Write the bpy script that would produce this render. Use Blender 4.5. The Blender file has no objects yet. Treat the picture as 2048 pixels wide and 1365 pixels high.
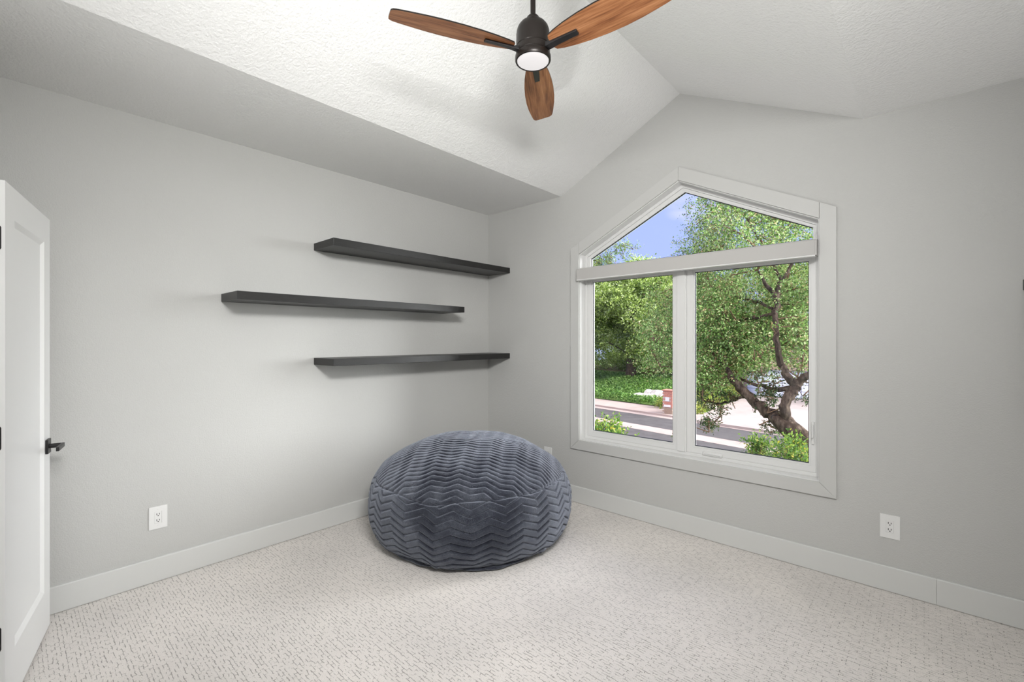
import bpy, bmesh, math, random
import numpy as np
from mathutils import Vector, noise
C = bpy.context.scene.collection
SC = bpy.context.scene
PI = math.pi

# ------------------------------------------------------------------ camera
cam_d = bpy.data.cameras.new('camera'); cam = bpy.data.objects.new('camera', cam_d); C.objects.link(cam)
cam_d.sensor_width = 36.0; cam_d.lens = 914.4 / 2048 * 36.0
cam_d.shift_y = -2.4 / 2048
cam_d.clip_start = 0.02; cam_d.clip_end = 400
cam.location = (3.357, -3.348, 1.42)
cam.rotation_euler = (PI / 2, 0, math.radians(42.116))
SC.camera = cam

# ------------------------------------------------------------------ view, world, lights
SC.view_settings.view_transform = 'Standard'
SC.view_settings.look = 'None'
SC.view_settings.gamma = 1.0
SC.view_settings.exposure = 0.38
SC.view_settings.use_curve_mapping = False

def world():
    w = bpy.data.worlds.new('sky'); SC.world = w; w.use_nodes = True
    nt = w.node_tree; nt.nodes.clear(); N = nt.nodes.new; L = nt.links.new
    tc = N('ShaderNodeTexCoord')
    mp = N('ShaderNodeMapping'); mp.inputs['Scale'].default_value = (1.0, 1.0, 2.4); L(tc.outputs['Generated'], mp.inputs['Vector'])
    n = N('ShaderNodeTexNoise'); n.inputs['Scale'].default_value = 3.6; n.inputs['Detail'].default_value = 7; n.inputs['Roughness'].default_value = .55
    L(mp.outputs[0], n.inputs['Vector'])
    r = N('ShaderNodeValToRGB'); r.color_ramp.elements[0].position = .53; r.color_ramp.elements[1].position = .80
    L(n.outputs['Fac'], r.inputs['Fac'])
    sx = N('ShaderNodeSeparateXYZ'); L(tc.outputs['Generated'], sx.inputs[0])
    g = N('ShaderNodeValToRGB'); L(sx.outputs['Z'], g.inputs['Fac'])
    g.color_ramp.elements[0].position = 0.0; g.color_ramp.elements[0].color = (.44, .52, 1.0, 1)
    g.color_ramp.elements[1].position = .6; g.color_ramp.elements[1].color = (.30, .40, .95, 1)
    m = N('ShaderNodeMixRGB'); L(r.outputs[0], m.inputs['Fac']); L(g.outputs[0], m.inputs[1]); m.inputs[2].default_value = (.80, .78, 1.0, 1)
    b = N('ShaderNodeBackground'); L(m.outputs[0], b.inputs['Color']); b.inputs['Strength'].default_value = SKY
    o = N('ShaderNodeOutputWorld'); L(b.outputs[0], o.inputs['Surface'])
SKY = 1.0
world()

def sunlamp(name, d, energy, ang, color):
    l = bpy.data.lights.new(name, 'SUN'); l.energy = energy; l.angle = math.radians(ang); l.color = color
    o = bpy.data.objects.new(name, l); C.objects.link(o); o.rotation_euler = Vector(d).to_track_quat('Z', 'Y').to_euler(); return o
sunlamp('sun', (-.35, -.52, .76), 3.0, 8, (1.0, .92, .82))
sunlamp('window_fill_sun', (.86, .44, .25), 15.0, 72, (1.0, .99, .98))  # added second sun, standing in for sky light through the window

def area(name, loc, target, sx, sy, power, color=(1, 1, 1)):
    d = bpy.data.lights.new(name, 'AREA'); d.shape = 'RECTANGLE'; d.size = sx; d.size_y = sy; d.energy = power; d.color = color
    o = bpy.data.objects.new(name, d); C.objects.link(o); o.location = loc
    o.rotation_euler = (Vector(loc) - Vector(target)).to_track_quat('Z', 'Y').to_euler()
    return o
# added fill lamps out of view, one low, one above the camera
area('low_fill', (2.05, -3.3, .35), (3.2, -2.7, 3.0), .8, .35, 23, (1, .995, .985)).data.spread = math.radians(118)
area('high_fill', (3.5, -3.1, 2.5), (.4, -.6, .9), 0.9, .3, 37, (1, .99, .975)).data.spread = math.radians(124)

# ------------------------------------------------------------------ helpers
OFF = {}
def off(o): return OFF.get(o.name, Vector((0, 0, 0))) if o else Vector((0, 0, 0))
def tag(o, label=None, cat=None, group=None, kind=None):
    if label: o['label'] = label
    if cat: o['category'] = cat
    if group: o['group'] = group
    if kind: o['kind'] = kind
    return o
def thing(name, loc, label=None, cat=None, group=None, kind=None):
    o = bpy.data.objects.new(name, None); C.objects.link(o); o.location = loc
    o.empty_display_size = .1
    OFF[o.name] = Vector(loc)
    return tag(o, label, cat, group, kind)
def mk(name, verts, faces, mats, parent=None, smooth=False, midx=None, own=None):
    """mesh from world coordinates; with a parent the verts are stored relative to the thing's base"""
    o0 = off(parent) if parent else (Vector(own) if own else Vector((0, 0, 0)))
    v = np.asarray(verts, dtype=float) - np.array(o0)
    me = bpy.data.meshes.new(name); me.from_pydata(v.tolist(), [], [tuple(int(i) for i in f) for f in faces])
    if not isinstance(mats, (list, tuple)): mats = [mats]
    for m in mats: me.materials.append(m)
    if midx is not None: me.polygons.foreach_set('material_index', list(midx))
    if smooth: me.polygons.foreach_set('use_smooth', [True] * len(me.polygons))
    me.update()
    o = bpy.data.objects.new(name, me); C.objects.link(o)
    if parent: o.parent = parent; OFF[o.name] = o0
    else: o.location = o0
    return o
class MB:
    def __init__(s): s.v = []; s.f = []; s.m = []
    def add(s, vs, fs, m=0):
        b = len(s.v); s.v += [tuple(x) for x in vs]; s.f += [tuple(i + b for i in f) for f in fs]; s.m += [m] * len(fs)
    def box(s, x0, x1, y0, y1, z0, z1, m=0):
        s.add([(x, y, z) for z in (z0, z1) for y in (y0, y1) for x in (x0, x1)],
              [(0, 2, 3, 1), (4, 5, 7, 6), (0, 1, 5, 4), (2, 6, 7, 3), (0, 4, 6, 2), (1, 3, 7, 5)], m)
    def prism(s, poly, ax, a0, a1, m=0):
        """extrude a 2-D polygon along axis ax ('x','y','z')"""
        def P(u, v, w):
            return {'x': (w, u, v), 'y': (u, w, v), 'z': (u, v, w)}[ax]
        n = len(poly); vs = [P(u, v, a0) for u, v in poly] + [P(u, v, a1) for u, v in poly]
        s.add(vs, [tuple(range(n))[::-1], tuple(range(n, 2 * n))] + [(i, (i + 1) % n, n + (i + 1) % n, n + i) for i in range(n)], m)
    def ring(s, outer, inner, y0, y1, m=0):
        n = len(outer)
        vs = [(u, y0, v) for u, v in outer] + [(u, y0, v) for u, v in inner] + [(u, y1, v) for u, v in outer] + [(u, y1, v) for u, v in inner]
        fs = []
        for i in range(n):
            j = (i + 1) % n
            fs += [(i, j, n + j, n + i), (2 * n + i, 3 * n + i, 3 * n + j, 2 * n + j), (i, 2 * n + i, 2 * n + j, j), (n + i, n + j, 3 * n + j, 3 * n + i)]
        s.add(vs, fs, m)
    def lathe(s, prof, c, n=48, m=0, a0=0):
        vs = []; fs = []
        for r, z in prof:
            for k in range(n):
                a = 2 * PI * k / n; vs.append((c[0] + r * math.cos(a), c[1] + r * math.sin(a), c[2] + z))
        for i in range(len(prof) - 1):
            for k in range(n):
                fs.append((i * n + k, i * n + (k + 1) % n, (i + 1) * n + (k + 1) % n, (i + 1) * n + k))
        fs.append(tuple(range(n))[::-1]); fs.append(tuple(range((len(prof) - 1) * n, len(prof) * n)))
        s.add(vs, fs, m)
    def tube(s, pts, n=8, m=0, wob=0):
        """pts: (x,y,z,r)"""
        P = [Vector(p[:3]) for p in pts]; vs = []; fs = []
        a = None
        for i, p in enumerate(P):
            d = (P[min(i + 1, len(P) - 1)] - P[max(i - 1, 0)]).normalized()
            if a is None:
                a = d.cross(Vector((.13, .31, 1)))
                if a.length < .15: a = d.cross(Vector((1, 0, 0)))
            a = a - d * a.dot(d); a.normalize(); b = d.cross(a)
            for k in range(n):
                t = 2 * PI * k / n; r = pts[i][3]
                if wob: r *= 1 + wob * noise.noise(Vector((k * 1.7, i * 0.9, pts[0][0] * 3)))
                vs.append(tuple(p + a * (r * math.cos(t)) + b * (r * math.sin(t))))
        for i in range(len(P) - 1):
            for k in range(n):
                fs.append((i * n + k, i * n + (k + 1) % n, (i + 1) * n + (k + 1) % n, (i + 1) * n + k))
        fs.append(tuple(range(n))[::-1]); fs.append(tuple(range((len(P) - 1) * n, len(P) * n)))
        s.add(vs, fs, m)
    def build(s, name, mats, parent=None, smooth=False, bevel=0, own=None):
        o = mk(name, s.v, s.f, mats, parent, smooth, s.m, own)
        if bevel:
            b = o.modifiers.new('bevel', 'BEVEL'); b.width = bevel; b.segments = 2; b.limit_method = 'ANGLE'; b.angle_limit = math.radians(40)
        if smooth and not bevel: autosm(o)
        return o
def autosm(o, ang=40):
    me = o.data; bm = bmesh.new(); bm.from_mesh(me)
    bmesh.ops.recalc_face_normals(bm, faces=bm.faces)
    for e in bm.edges:
        if len(e.link_faces) == 2 and e.calc_face_angle(0) > math.radians(ang): e.smooth = False
    bm.to_mesh(me); bm.free()

# ------------------------------------------------------------------ materials
def mat(name, col=(.8, .8, .8), rough=.5, spec=.5, metal=0, sheen=0, emis=None, emis_s=1):
    m = bpy.data.materials.new(name); m.use_nodes = True
    p = m.node_tree.nodes['Principled BSDF']
    p.inputs['Base Color'].default_value = (*col, 1); p.inputs['Roughness'].default_value = rough
    p.inputs['Specular IOR Level'].default_value = spec; p.inputs['Metallic'].default_value = metal
    if sheen: p.inputs['Sheen Weight'].default_value = sheen
    if emis: p.inputs['Emission Color'].default_value = (*emis, 1); p.inputs['Emission Strength'].default_value = emis_s
    return m
def nd(m): return m.node_tree.nodes, m.node_tree.links, m.node_tree.nodes['Principled BSDF']
def objcoord(m):
    N, L, p = nd(m); t = N.new('ShaderNodeTexCoord'); return t.outputs['Object']
def noise_n(m, scale, detail=2, rough=.5, vec=None, sc=None):
    N, L, p = nd(m); n = N.new('ShaderNodeTexNoise'); n.inputs['Scale'].default_value = scale; n.inputs['Detail'].default_value = detail; n.inputs['Roughness'].default_value = rough
    v = vec or objcoord(m)
    if sc:
        mp = N.new('ShaderNodeMapping'); mp.inputs['Scale'].default_value = sc; L.new(v, mp.inputs[0]); v = mp.outputs[0]
    L.new(v, n.inputs['Vector']); return n
def ramp(m, src, stops):
    N, L, p = nd(m); r = N.new('ShaderNodeValToRGB'); e = r.color_ramp.elements
    while len(e) < len(stops): e.new(.5)
    for i, (pos, c) in enumerate(stops): e[i].position = pos; e[i].color = (*c, 1) if len(c) == 3 else c
    L.new(src, r.inputs['Fac']); return r
def bump(m, src, strength, dist, prev=None):
    N, L, p = nd(m); b = N.new('ShaderNodeBump'); b.inputs['Strength'].default_value = strength; b.inputs['Distance'].default_value = dist
    L.new(src, b.inputs['Height'])
    if prev: L.new(prev.outputs[0], b.inputs['Normal'])
    L.new(b.outputs[0], p.inputs['Normal']); return b
def mathn(m, op, a, b=None, clamp=False):
    N, L, p = nd(m); n = N.new('ShaderNodeMath'); n.operation = op; n.use_clamp = clamp
    for i, x in enumerate((a, b)):
        if x is None: continue
        if isinstance(x, (int, float)): n.inputs[i].default_value = x
        else: L.new(x, n.inputs[i])
    return n.outputs[0]

def paint(name, col, scale, st, dist):
    m = mat(name, col, .75, .25)
    n = noise_n(m, scale, 3, .6); n2 = noise_n(m, scale * .35, 2, .5)
    s = mathn(m, 'ADD', n.outputs['Fac'], mathn(m, 'MULTIPLY', n2.outputs['Fac'], .6))
    bump(m, s, st, dist)
    return m
M_wall = paint('grey_wall_paint', (.55, .55, .535), 150, .5, .004)
M_ceil = paint('white_ceiling_texture', (.90, .90, .89), 75, .8, .006)
M_trim = mat('white_trim_paint', (.57, .57, .555), .42, .4)
M_base = mat('baseboard_paint', (.66, .665, .65), .4, .4)
M_vinyl = mat('white_vinyl', (.74, .74, .73), .35, .4)
M_door = mat('white_door_paint', (.90, .90, .89), .38, .4)
M_black = mat('black_hardware', (.012, .011, .012), .38, .5)
M_gasket = mat('black_gasket', (.02, .022, .03), .5, .3)
M_plate = mat('white_plastic', (.80, .80, .79), .3, .5)
M_slot = mat('dark_slot', (.01, .01, .01), .6, .2)
M_bronze = mat('bronze_black_metal', (.016, .012, .010), .36, .5, .35)
M_diff = mat('frosted_lamp', (.25, .24, .24), .4, .3, emis=(1, .965, .965), emis_s=.50)

def shelf_mat():
    m = mat('black_wood_veneer', (.012, .012, .012), .42, .5)
    n = noise_n(m, 30, 4, .6, sc=(8, .6, 14)); r = ramp(m, n.outputs['Fac'], [(.3, (.008, .008, .008)), (.75, (.020, .019, .018))])
    N, L, p = nd(m); L.new(r.outputs[0], p.inputs['Base Color'])
    bump(m, n.outputs['Fac'], .12, .001); return m
M_shelf = shelf_mat()

def glass_mat():
    m = bpy.data.materials.new('window_glass'); m.use_nodes = True; nt = m.node_tree; nt.nodes.clear(); N = nt.nodes.new
    t = N('ShaderNodeBsdfTransparent'); t.inputs[0].default_value = (.97, .985, .975, 1)
    g = N('ShaderNodeBsdfGlossy'); g.inputs['Roughness'].default_value = .01
    mx = N('ShaderNodeMixShader'); f = N('ShaderNodeFresnel'); f.inputs['IOR'].default_value = 1.25
    nt.links.new(f.outputs[0], mx.inputs[0]); nt.links.new(t.outputs[0], mx.inputs[1]); nt.links.new(g.outputs[0], mx.inputs[2])
    o = N('ShaderNodeOutputMaterial'); nt.links.new(mx.outputs[0], o.inputs[0]); return m
M_glass = glass_mat()

def shade_mat():
    m = mat('grey_woven_shade', (.50, .49, .475), .8, .2)
    n = noise_n(m, 500, 2, .5, sc=(1, 1, .3)); bump(m, n.outputs['Fac'], .2, .001); return m
M_shade = shade_mat()

def carpet_mat():
    m = mat('loop_carpet', (.62, .585, .55), .95, .1, sheen=.15)
    N, L, p = nd(m); oc = objcoord(m)
    ns = noise_n(m, 55, 2, .5, oc)
    vm = N.new('ShaderNodeVectorMath'); vm.operation = 'MULTIPLY_ADD'; L.new(ns.outputs['Color'], vm.inputs[0]); vm.inputs[1].default_value = (.012, .012, 0); L.new(oc, vm.inputs[2])
    def rows(w, h, ms, rot):
        v = vm.outputs[0]
        if rot:
            mp = N.new('ShaderNodeMapping'); mp.inputs['Rotation'].default_value = (0, 0, rot); L.new(v, mp.inputs[0]); v = mp.outputs[0]
        b = N.new('ShaderNodeTexBrick'); L.new(v, b.inputs['Vector']); b.inputs['Scale'].default_value = 1
        b.inputs['Brick Width'].default_value = w; b.inputs['Row Height'].default_value = h; b.inputs['Mortar Size'].default_value = ms; b.inputs['Mortar Smooth'].default_value = .6
        b.offset = .37
        return b.outputs['Fac']
    r1 = rows(.045, .0145, .0017, 0)
    mask = noise_n(m, 42, 2, .5, oc, sc=(.75, 1.5, 1)); mk_ = ramp(m, mask.outputs['Fac'], [(.46, (0, 0, 0)), (.56, (1, 1, 1))])
    g1 = mathn(m, 'MULTIPLY', r1, mk_.outputs[0])
    fine = noise_n(m, 420, 3, .7, oc)
    big = noise_n(m, 1.6, 3, .5, oc)
    pile = noise_n(m, 130, 2, .6, oc)
    c1 = ramp(m, fine.outputs['Fac'], [(.3, (.56, .52, .485)), (.62, (.90, .865, .83))])
    c2 = N.new('ShaderNodeMixRGB'); c2.blend_type = 'MULTIPLY'; c2.inputs[0].default_value = 1; L.new(c1.outputs[0], c2.inputs[1])
    c3 = ramp(m, big.outputs['Fac'], [(.35, (.94, .94, .94)), (.65, (1.06, 1.055, 1.05))]); L.new(c3.outputs[0], c2.inputs[2])
    mx = N.new('ShaderNodeMixRGB'); L.new(mathn(m, 'MULTIPLY', g1, .6), mx.inputs[0]); L.new(c2.outputs[0], mx.inputs[1]); mx.inputs[2].default_value = (.12, .10, .085, 1)
    L.new(mx.outputs[0], p.inputs['Base Color'])
    h = mathn(m, 'SUBTRACT', mathn(m, 'ADD', mathn(m, 'MULTIPLY', fine.outputs['Fac'], .35), mathn(m, 'MULTIPLY', pile.outputs['Fac'], .5)), mathn(m, 'MULTIPLY', g1, .8))
    bump(m, h, .7, .004); return m
M_carpet = carpet_mat()

def wood_mat():
    m = mat('walnut_blade', (.4, .2, .1), .42, .4)
    N, L, p = nd(m); t = N.new('ShaderNodeTexCoord')
    n = noise_n(m, 1.0, 5, .6, t.outputs['UV'], sc=(7, 150, 1))
    w = noise_n(m, 1.0, 3, .55, t.outputs['UV'], sc=(3.2, 34, 1))
    big = noise_n(m, 1.0, 2, .5, t.outputs['UV'], sc=(2, 9, 1))
    s = mathn(m, 'ADD', mathn(m, 'ADD', mathn(m, 'MULTIPLY', n.outputs['Fac'], .4), mathn(m, 'MULTIPLY', w.outputs['Fac'], .42)), mathn(m, 'MULTIPLY', big.outputs['Fac'], .25))
    r = ramp(m, s, [(.40, (.10, .035, .014)), (.50, (.235, .088, .034)), (.58, (.34, .145, .06)), (.70, (.50, .24, .115))]); L.new(r.outputs[0], p.inputs['Base Color'])
    return m
M_wood = wood_mat()

def plush_mat():
    m = mat('slate_plush', (.05, .058, .08), .85, .25, sheen=.85)
    N, L, p = nd(m)
    p.inputs['Sheen Roughness'].default_value = .38; p.inputs['Sheen Tint'].default_value = (.80, .86, 1, 1)
    n = noise_n(m, 240, 3, .7); n2 = noise_n(m, 3.6, 5, .62)
    s = mathn(m, 'ADD', mathn(m, 'MULTIPLY', n.outputs['Fac'], .45), mathn(m, 'MULTIPLY', n2.outputs['Fac'], .75))
    r = ramp(m, s, [(.45, (.005, .006, .013)), (.60, (.022, .025, .038)), (.78, (.10, .11, .135))]); L.new(r.outputs[0], p.inputs['Base Color'])
    bump(m, n.outputs['Fac'], .8, .006); return m
M_plush = plush_mat()

def leaf_mat(name, stops, trans=.35, rough=.5):
    m = bpy.data.materials.new(name); m.use_nodes = True; N, L, p = nd(m)
    p.inputs['Roughness'].default_value = rough; p.inputs['Specular IOR Level'].default_value = .35
    g = N.new('ShaderNodeNewGeometry')
    r = ramp(m, g.outputs['Random Per Island'], stops); L.new(r.outputs[0], p.inputs['Base Color'])
    t = N.new('ShaderNodeBsdfTranslucent'); L.new(r.outputs[0], t.inputs[0])
    mx = N.new('ShaderNodeMixShader'); mx.inputs[0].default_value = trans
    out = N['Material Output']; L.new(p.outputs[0], mx.inputs[1]); L.new(t.outputs[0], mx.inputs[2]); L.new(mx.outputs[0], out.inputs[0]); return m
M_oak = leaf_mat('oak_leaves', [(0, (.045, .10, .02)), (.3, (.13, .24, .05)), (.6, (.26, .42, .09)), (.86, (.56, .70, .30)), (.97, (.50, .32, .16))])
M_oakd = leaf_mat('shaded_oak_leaves', [(0, (.02, .04, .012)), (.5, (.06, .10, .03)), (.85, (.15, .20, .07)), (.95, (.22, .12, .07))], .2)  # darker copy of the oak leaves, backlit shade put into the colour
M_far = leaf_mat('far_leaves', [(0, (.10, .16, .03)), (.3, (.27, .37, .07)), (.7, (.50, .64, .15)), (1, (.80, .86, .48))])
M_ivy = leaf_mat('groundcover_leaves', [(0, (.05, .13, .02)), (.5, (.14, .28, .045)), (1, (.30, .46, .12))], .25)
M_bright = leaf_mat('bright_shrub_leaves', [(0, (.04, .11, .02)), (.5, (.12, .23, .035)), (.9, (.32, .42, .07)), (1, (.55, .42, .05))], .4)
M_yel = leaf_mat('yellow_green_leaves', [(0, (.08, .14, .02)), (.4, (.22, .30, .04)), (.8, (.42, .46, .07)), (1, (.6, .58, .2))], .3)
M_pale = leaf_mat('pale_flower_leaves', [(0, (.25, .33, .12)), (.5, (.55, .60, .38)), (1, (.85, .80, .70))], .2)
def bark_mat():
    m = mat('oak_bark', (.1, .07, .05), .9, .15)
    n = noise_n(m, 14, 4, .65, sc=(1, 1, .35)); r = ramp(m, n.outputs['Fac'], [(.3, (.018, .012, .008)), (.5, (.058, .038, .027)), (.72, (.15, .11, .08))])
    N, L, p = nd(m); L.new(r.outputs[0], p.inputs['Base Color']); bump(m, n.outputs['Fac'], 1, .03); return m
M_bark = bark_mat()
M_twig = mat('twig_bark', (.17, .10, .06), .9, .1)
def ground_mat(name, c0, c1, scale, b=.3, bd=.01):
    m = mat(name, c0, .9, .2); n = noise_n(m, scale, 5, .65); r = ramp(m, n.outputs['Fac'], [(.3, c0), (.7, c1)])
    N, L, p = nd(m); L.new(r.outputs[0], p.inputs['Base Color']); bump(m, n.outputs['Fac'], b, bd); return m
M_asph = ground_mat('asphalt', (.080, .070, .067), (.12, .107, .102), 1.6)
M_conc = ground_mat('pink_concrete', (.36, .275, .235), (.45, .35, .305), .8)
M_drive = ground_mat('driveway_concrete', (.36, .29, .255), (.44, .365, .325), .6)
M_grass = ground_mat('lawn', (.08, .16, .03), (.20, .27, .07), 3)
M_mulch = ground_mat('leaf_litter', (.14, .085, .05), (.26, .20, .09), 2)
M_brick = mat('brick_face', (.55, .23, .17), .85, .2)
M_brick2 = mat('brown_stone_brick', (.36, .25, .18), .85, .2)
M_mortar = mat('mortar', (.55, .46, .42), .9, .1)
M_boxwhite = mat('white_painted_metal', (.8, .78, .78), .4, .4)
M_rock = ground_mat('pale_rock', (.36, .32, .28), (.66, .60, .54), 4, .6, .03)
M_garage = mat('pale_garage_door', (.82, .85, .96), .5, .3)
M_hwall = ground_mat('tan_stone_wall', (.40, .28, .20), (.55, .42, .32), 2.5)
M_roof = mat('brown_roof', (.16, .12, .10), .9, .1)
# ------------------------------------------------------------------ room shell
ZC, ZR, XS, XE, XM, XW, YB = 2.708, 3.245, .926, 3.090, 2.008, 4.016, -3.42
SL = (ZR - ZC) / (XM - XS)
b = MB(); b.add([(-.15, YB - .15, 0), (XW + .15, YB - .15, 0), (XW + .15, .15, 0), (-.15, .15, 0), (-.15, YB - .15, -.2), (XW + .15, YB - .15, -.2), (XW + .15, .15, -.2), (-.15, .15, -.2)],
                [(0, 1, 2, 3), (7, 6, 5, 4), (0, 4, 5, 1), (1, 5, 6, 2), (2, 6, 7, 3), (3, 7, 4, 0)])
tag(b.build('floor', M_carpet), kind='structure')
b = MB(); b.box(-.15, 0, YB, 0, 0, ZC); tag(b.build('wall_left', M_wall), kind='structure')
b = MB(); b.box(XW, XW + .15, YB, 0, 0, ZC); tag(b.build('wall_right', M_wall), kind='structure')

def wall_gable(name, y0, y1, hole, m):
    outer = [(-.15, 0), (XW + .15, 0), (XW + .15, ZC), (XE, ZC), (XM, ZR), (XS, ZC), (-.15, ZC)]
    bm = bmesh.new()
    def loop(ps):
        vs = [bm.verts.new((x, y0, z)) for x, z in ps]
        return [bm.edges.new((vs[i], vs[(i + 1) % len(vs)])) for i in range(len(vs))]
    ed = loop(outer) + loop(hole)
    r = bmesh.ops.triangle_fill(bm, use_beauty=True, use_dissolve=False, edges=ed)
    fs = list(bm.faces)
    e = bmesh.ops.extrude_face_region(bm, geom=fs)
    bmesh.ops.translate(bm, verts=[v for v in e['geom'] if isinstance(v, bmesh.types.BMVert)], vec=(0, y1 - y0, 0))
    bmesh.ops.recalc_face_normals(bm, faces=bm.faces)
    me = bpy.data.meshes.new(name); bm.to_mesh(me); bm.free(); me.materials.append(m)
    o = bpy.data.objects.new(name, me); C.objects.link(o); return tag(o, kind='structure')
def pent(d, xl=1.127, xr=2.876, zb=.55, ze=2.164, s=.5017):
    """the casing's inner pentagon moved inwards by d"""
    xc = (xl + xr) / 2; za = ze + s * (xc - xl) - d * math.sqrt(1 + s * s)
    return [(xl + d, zb + d), (xr - d, zb + d), (xr - d, za - s * (xr - d - xc)), (xc, za), (xl + d, za - s * (xc - xl - d))]
wall_gable('wall_front', 0, .15, pent(-.014), M_wall)
DX0, DX1, DZ = .845, 1.575, 2.04
wall_gable('wall_back', YB - .12, YB, [(DX0, .002), (DX1, .002), (DX1, DZ), (DX0, DZ)], M_wall)
# ceiling: two flat soffits and the two slopes of the vault
b = MB(); T = .12
prof = [(-.15, ZC), (XS, ZC), (XM, ZR), (XE, ZC), (XW + .15, ZC)]
poly = prof + [(XW + .15, ZC + T), (XE + .03, ZC + T), (XM, ZR + T), (XS - .03, ZC + T), (-.15, ZC + T)]
vs = [(x, y, z) for y in (YB - .12, .15) for x, z in poly]
n = len(poly); fs = []
for i in range(n): j = (i + 1) % n; fs.append((i, j, n + j, n + i))
for i in range(4): fs.append((i, i + 1, n - 2 - i, n - 1 - i)); fs.append((n + i, n + n - 1 - i, n + n - 2 - i, n + i + 1))
b.add(vs, fs); o = b.build('ceiling', M_ceil); autosm(o); tag(o, kind='structure')
# hallway beyond the open doorway
b = MB(); b.box(DX0 - .6, DX1 + .6, YB - 1.42, YB - 1.3, 0, 2.6); tag(b.build('wall_hallway', M_wall), kind='structure')
b = MB(); b.box(DX0 - .72, DX0 - .6, YB - 1.42, YB - .12, 0, 2.6); tag(b.build('wall_hallway_left', M_wall), kind='structure')
b = MB(); b.box(DX1 + .6, DX1 + .72, YB - 1.42, YB - .12, 0, 2.6); tag(b.build('wall_hallway_right', M_wall), kind='structure')
b = MB(); b.box(DX0 - .72, DX1 + .72, YB - 1.42, YB - .12, 2.6, 2.7); tag(b.build('ceiling_hallway', M_ceil), kind='structure')
b = MB(); b.box(DX0 - .72, DX1 + .72, YB - 1.42, YB - .15, -.2, 0); tag(b.build('floor_hallway', M_carpet), kind='structure')
# door lining and casing
t = thing('door_2', (DX0, YB, 0), kind='structure')
tag(t, 'white cased doorway opening in the back wall beside the open door')
b = MB(); b.box(DX0, DX0 + .018, YB - .12, YB, .003, DZ - .001); b.box(DX1 - .018, DX1, YB - .12, YB, .003, DZ - .001); b.box(DX0 + .018, DX1 - .018, YB - .12, YB, DZ - .019, DZ - .001)
b.build('door_lining', M_trim, t)
for s, (x0, x1, z0, z1) in enumerate([(DX0 - .08, DX0 + .008, .003, DZ + .08), (DX1 - .008, DX1 + .08, .003, DZ + .08), (DX0 + .009, DX1 - .009, DZ - .006, DZ + .08)]):
    b = MB(); b.box(x0, x1, YB, YB + .014, z0, z1); b.build('casing_board', M_trim, t, bevel=.002)

# baseboards, 140 mm high with an eased top
def bb(poly_axis, a0, a1, side):
    b = MB()
    if side == 'left': b.prism([(0, .003), (.016, .003), (.016, .136), (.0125, .140), (0, .140)], 'x', 0, 0)
    return b
def baseboard(name, p0, p1, nrm, splits=()):
    """profile swept from p0 to p1 (xy), room side = nrm"""
    b = MB(); P0 = Vector((*p0, 0)); P1 = Vector((*p1, 0)); d = (P1 - P0).normalized(); Lg = (P1 - P0).length; nn = Vector((*nrm, 0))
    cuts = [0] + [c for c in splits] + [Lg]
    pr = [(0, .003), (.016, .003), (.016, .1365), (.0125, .1405), (0, .1405)]
    for i in range(len(cuts) - 1):
        a = cuts[i] + (.0006 if i else 0); c = cuts[i + 1] - (.0006 if i < len(cuts) - 2 else 0)
        vs = [tuple(P0 + d * s + nn * u + Vector((0, 0, w))) for s in (a, c) for u, w in pr]
        n = 5; b.add(vs, [(0, 1, 2, 3, 4), (9, 8, 7, 6, 5)] + [(k, n + k, n + (k + 1) % n, (k + 1) % n) for k in range(n)])
    o = b.build(name, M_base); bm = bmesh.new(); bm.from_mesh(o.data); bmesh.ops.recalc_face_normals(bm, faces=bm.faces); bm.to_mesh(o.data); bm.free()
    return tag(o, kind='structure')
baseboard('baseboard_left', (0, YB + .001), (0, -.001), (1, 0))
baseboard('baseboard_front', (.0165, 0), (XW - .001, 0), (0, -1), splits=(3.385,))
baseboard('baseboard_right', (XW, -.0165), (XW, YB + .001), (-1, 0))
baseboard('baseboard_back', (DX1 + .081, YB), (XW - .017, YB), (0, 1))

# ------------------------------------------------------------------ window
W = thing('window_1', (2.0, 0, .55), kind='structure')
tag(W, 'white peaked window with two tall panes under a triangular pane, grey shade across it')
xl, xr, zb, ze, s_ = 1.127, 2.876, .55, 2.164, .5017
xc = (xl + xr) / 2; za = ze + s_ * (xc - xl); cw = .0875; ot = cw * math.sqrt(1 + s_ * s_)
zo = lambda x: za + ot - s_ * abs(x - xc)          # outer edge of the raking boards
Y0, Y1 = -.019, 0.0
zbo = zb - .084
for poly in ([(xl - cw, zbo), (xl, zb), (xl, zo(xl)), (xl - cw, zo(xl - cw))],
             [(xr + cw, zbo), (xr, zb), (xr, zo(xr)), (xr + cw, zo(xr + cw))],
             [(xl - cw, zbo), (xr + cw, zbo), (xr, zb), (xl, zb)],
             [(xl, ze), (xc, za), (xc, zo(xc)), (xl, zo(xl))],
             [(xr, ze), (xc, za), (xc, zo(xc)), (xr, zo(xr))]):
    cx_ = sum(p[0] for p in poly) / len(poly); cz_ = sum(p[1] for p in poly) / len(poly)
    poly = [(p[0] + (.0007 if p[0] < cx_ else -.0007), p[1] + (.0005 if p[1] < cz_ else -.0005)) for p in poly]
    b = MB(); b.prism(poly, 'y', Y0, Y1); b.build('casing_board', M_trim, W, bevel=.0012)
b = MB(); b.ring(pent(-.012), pent(.006), -.004, .125); b.build('jamb', M_vinyl, W)
b = MB(); b.ring(pent(.0061), pent(.030), .072, .125)
b.ring(pent(.0301), pent(.046), .082, .125); b.build('window_frame', M_vinyl, W, bevel=.0015)
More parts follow.
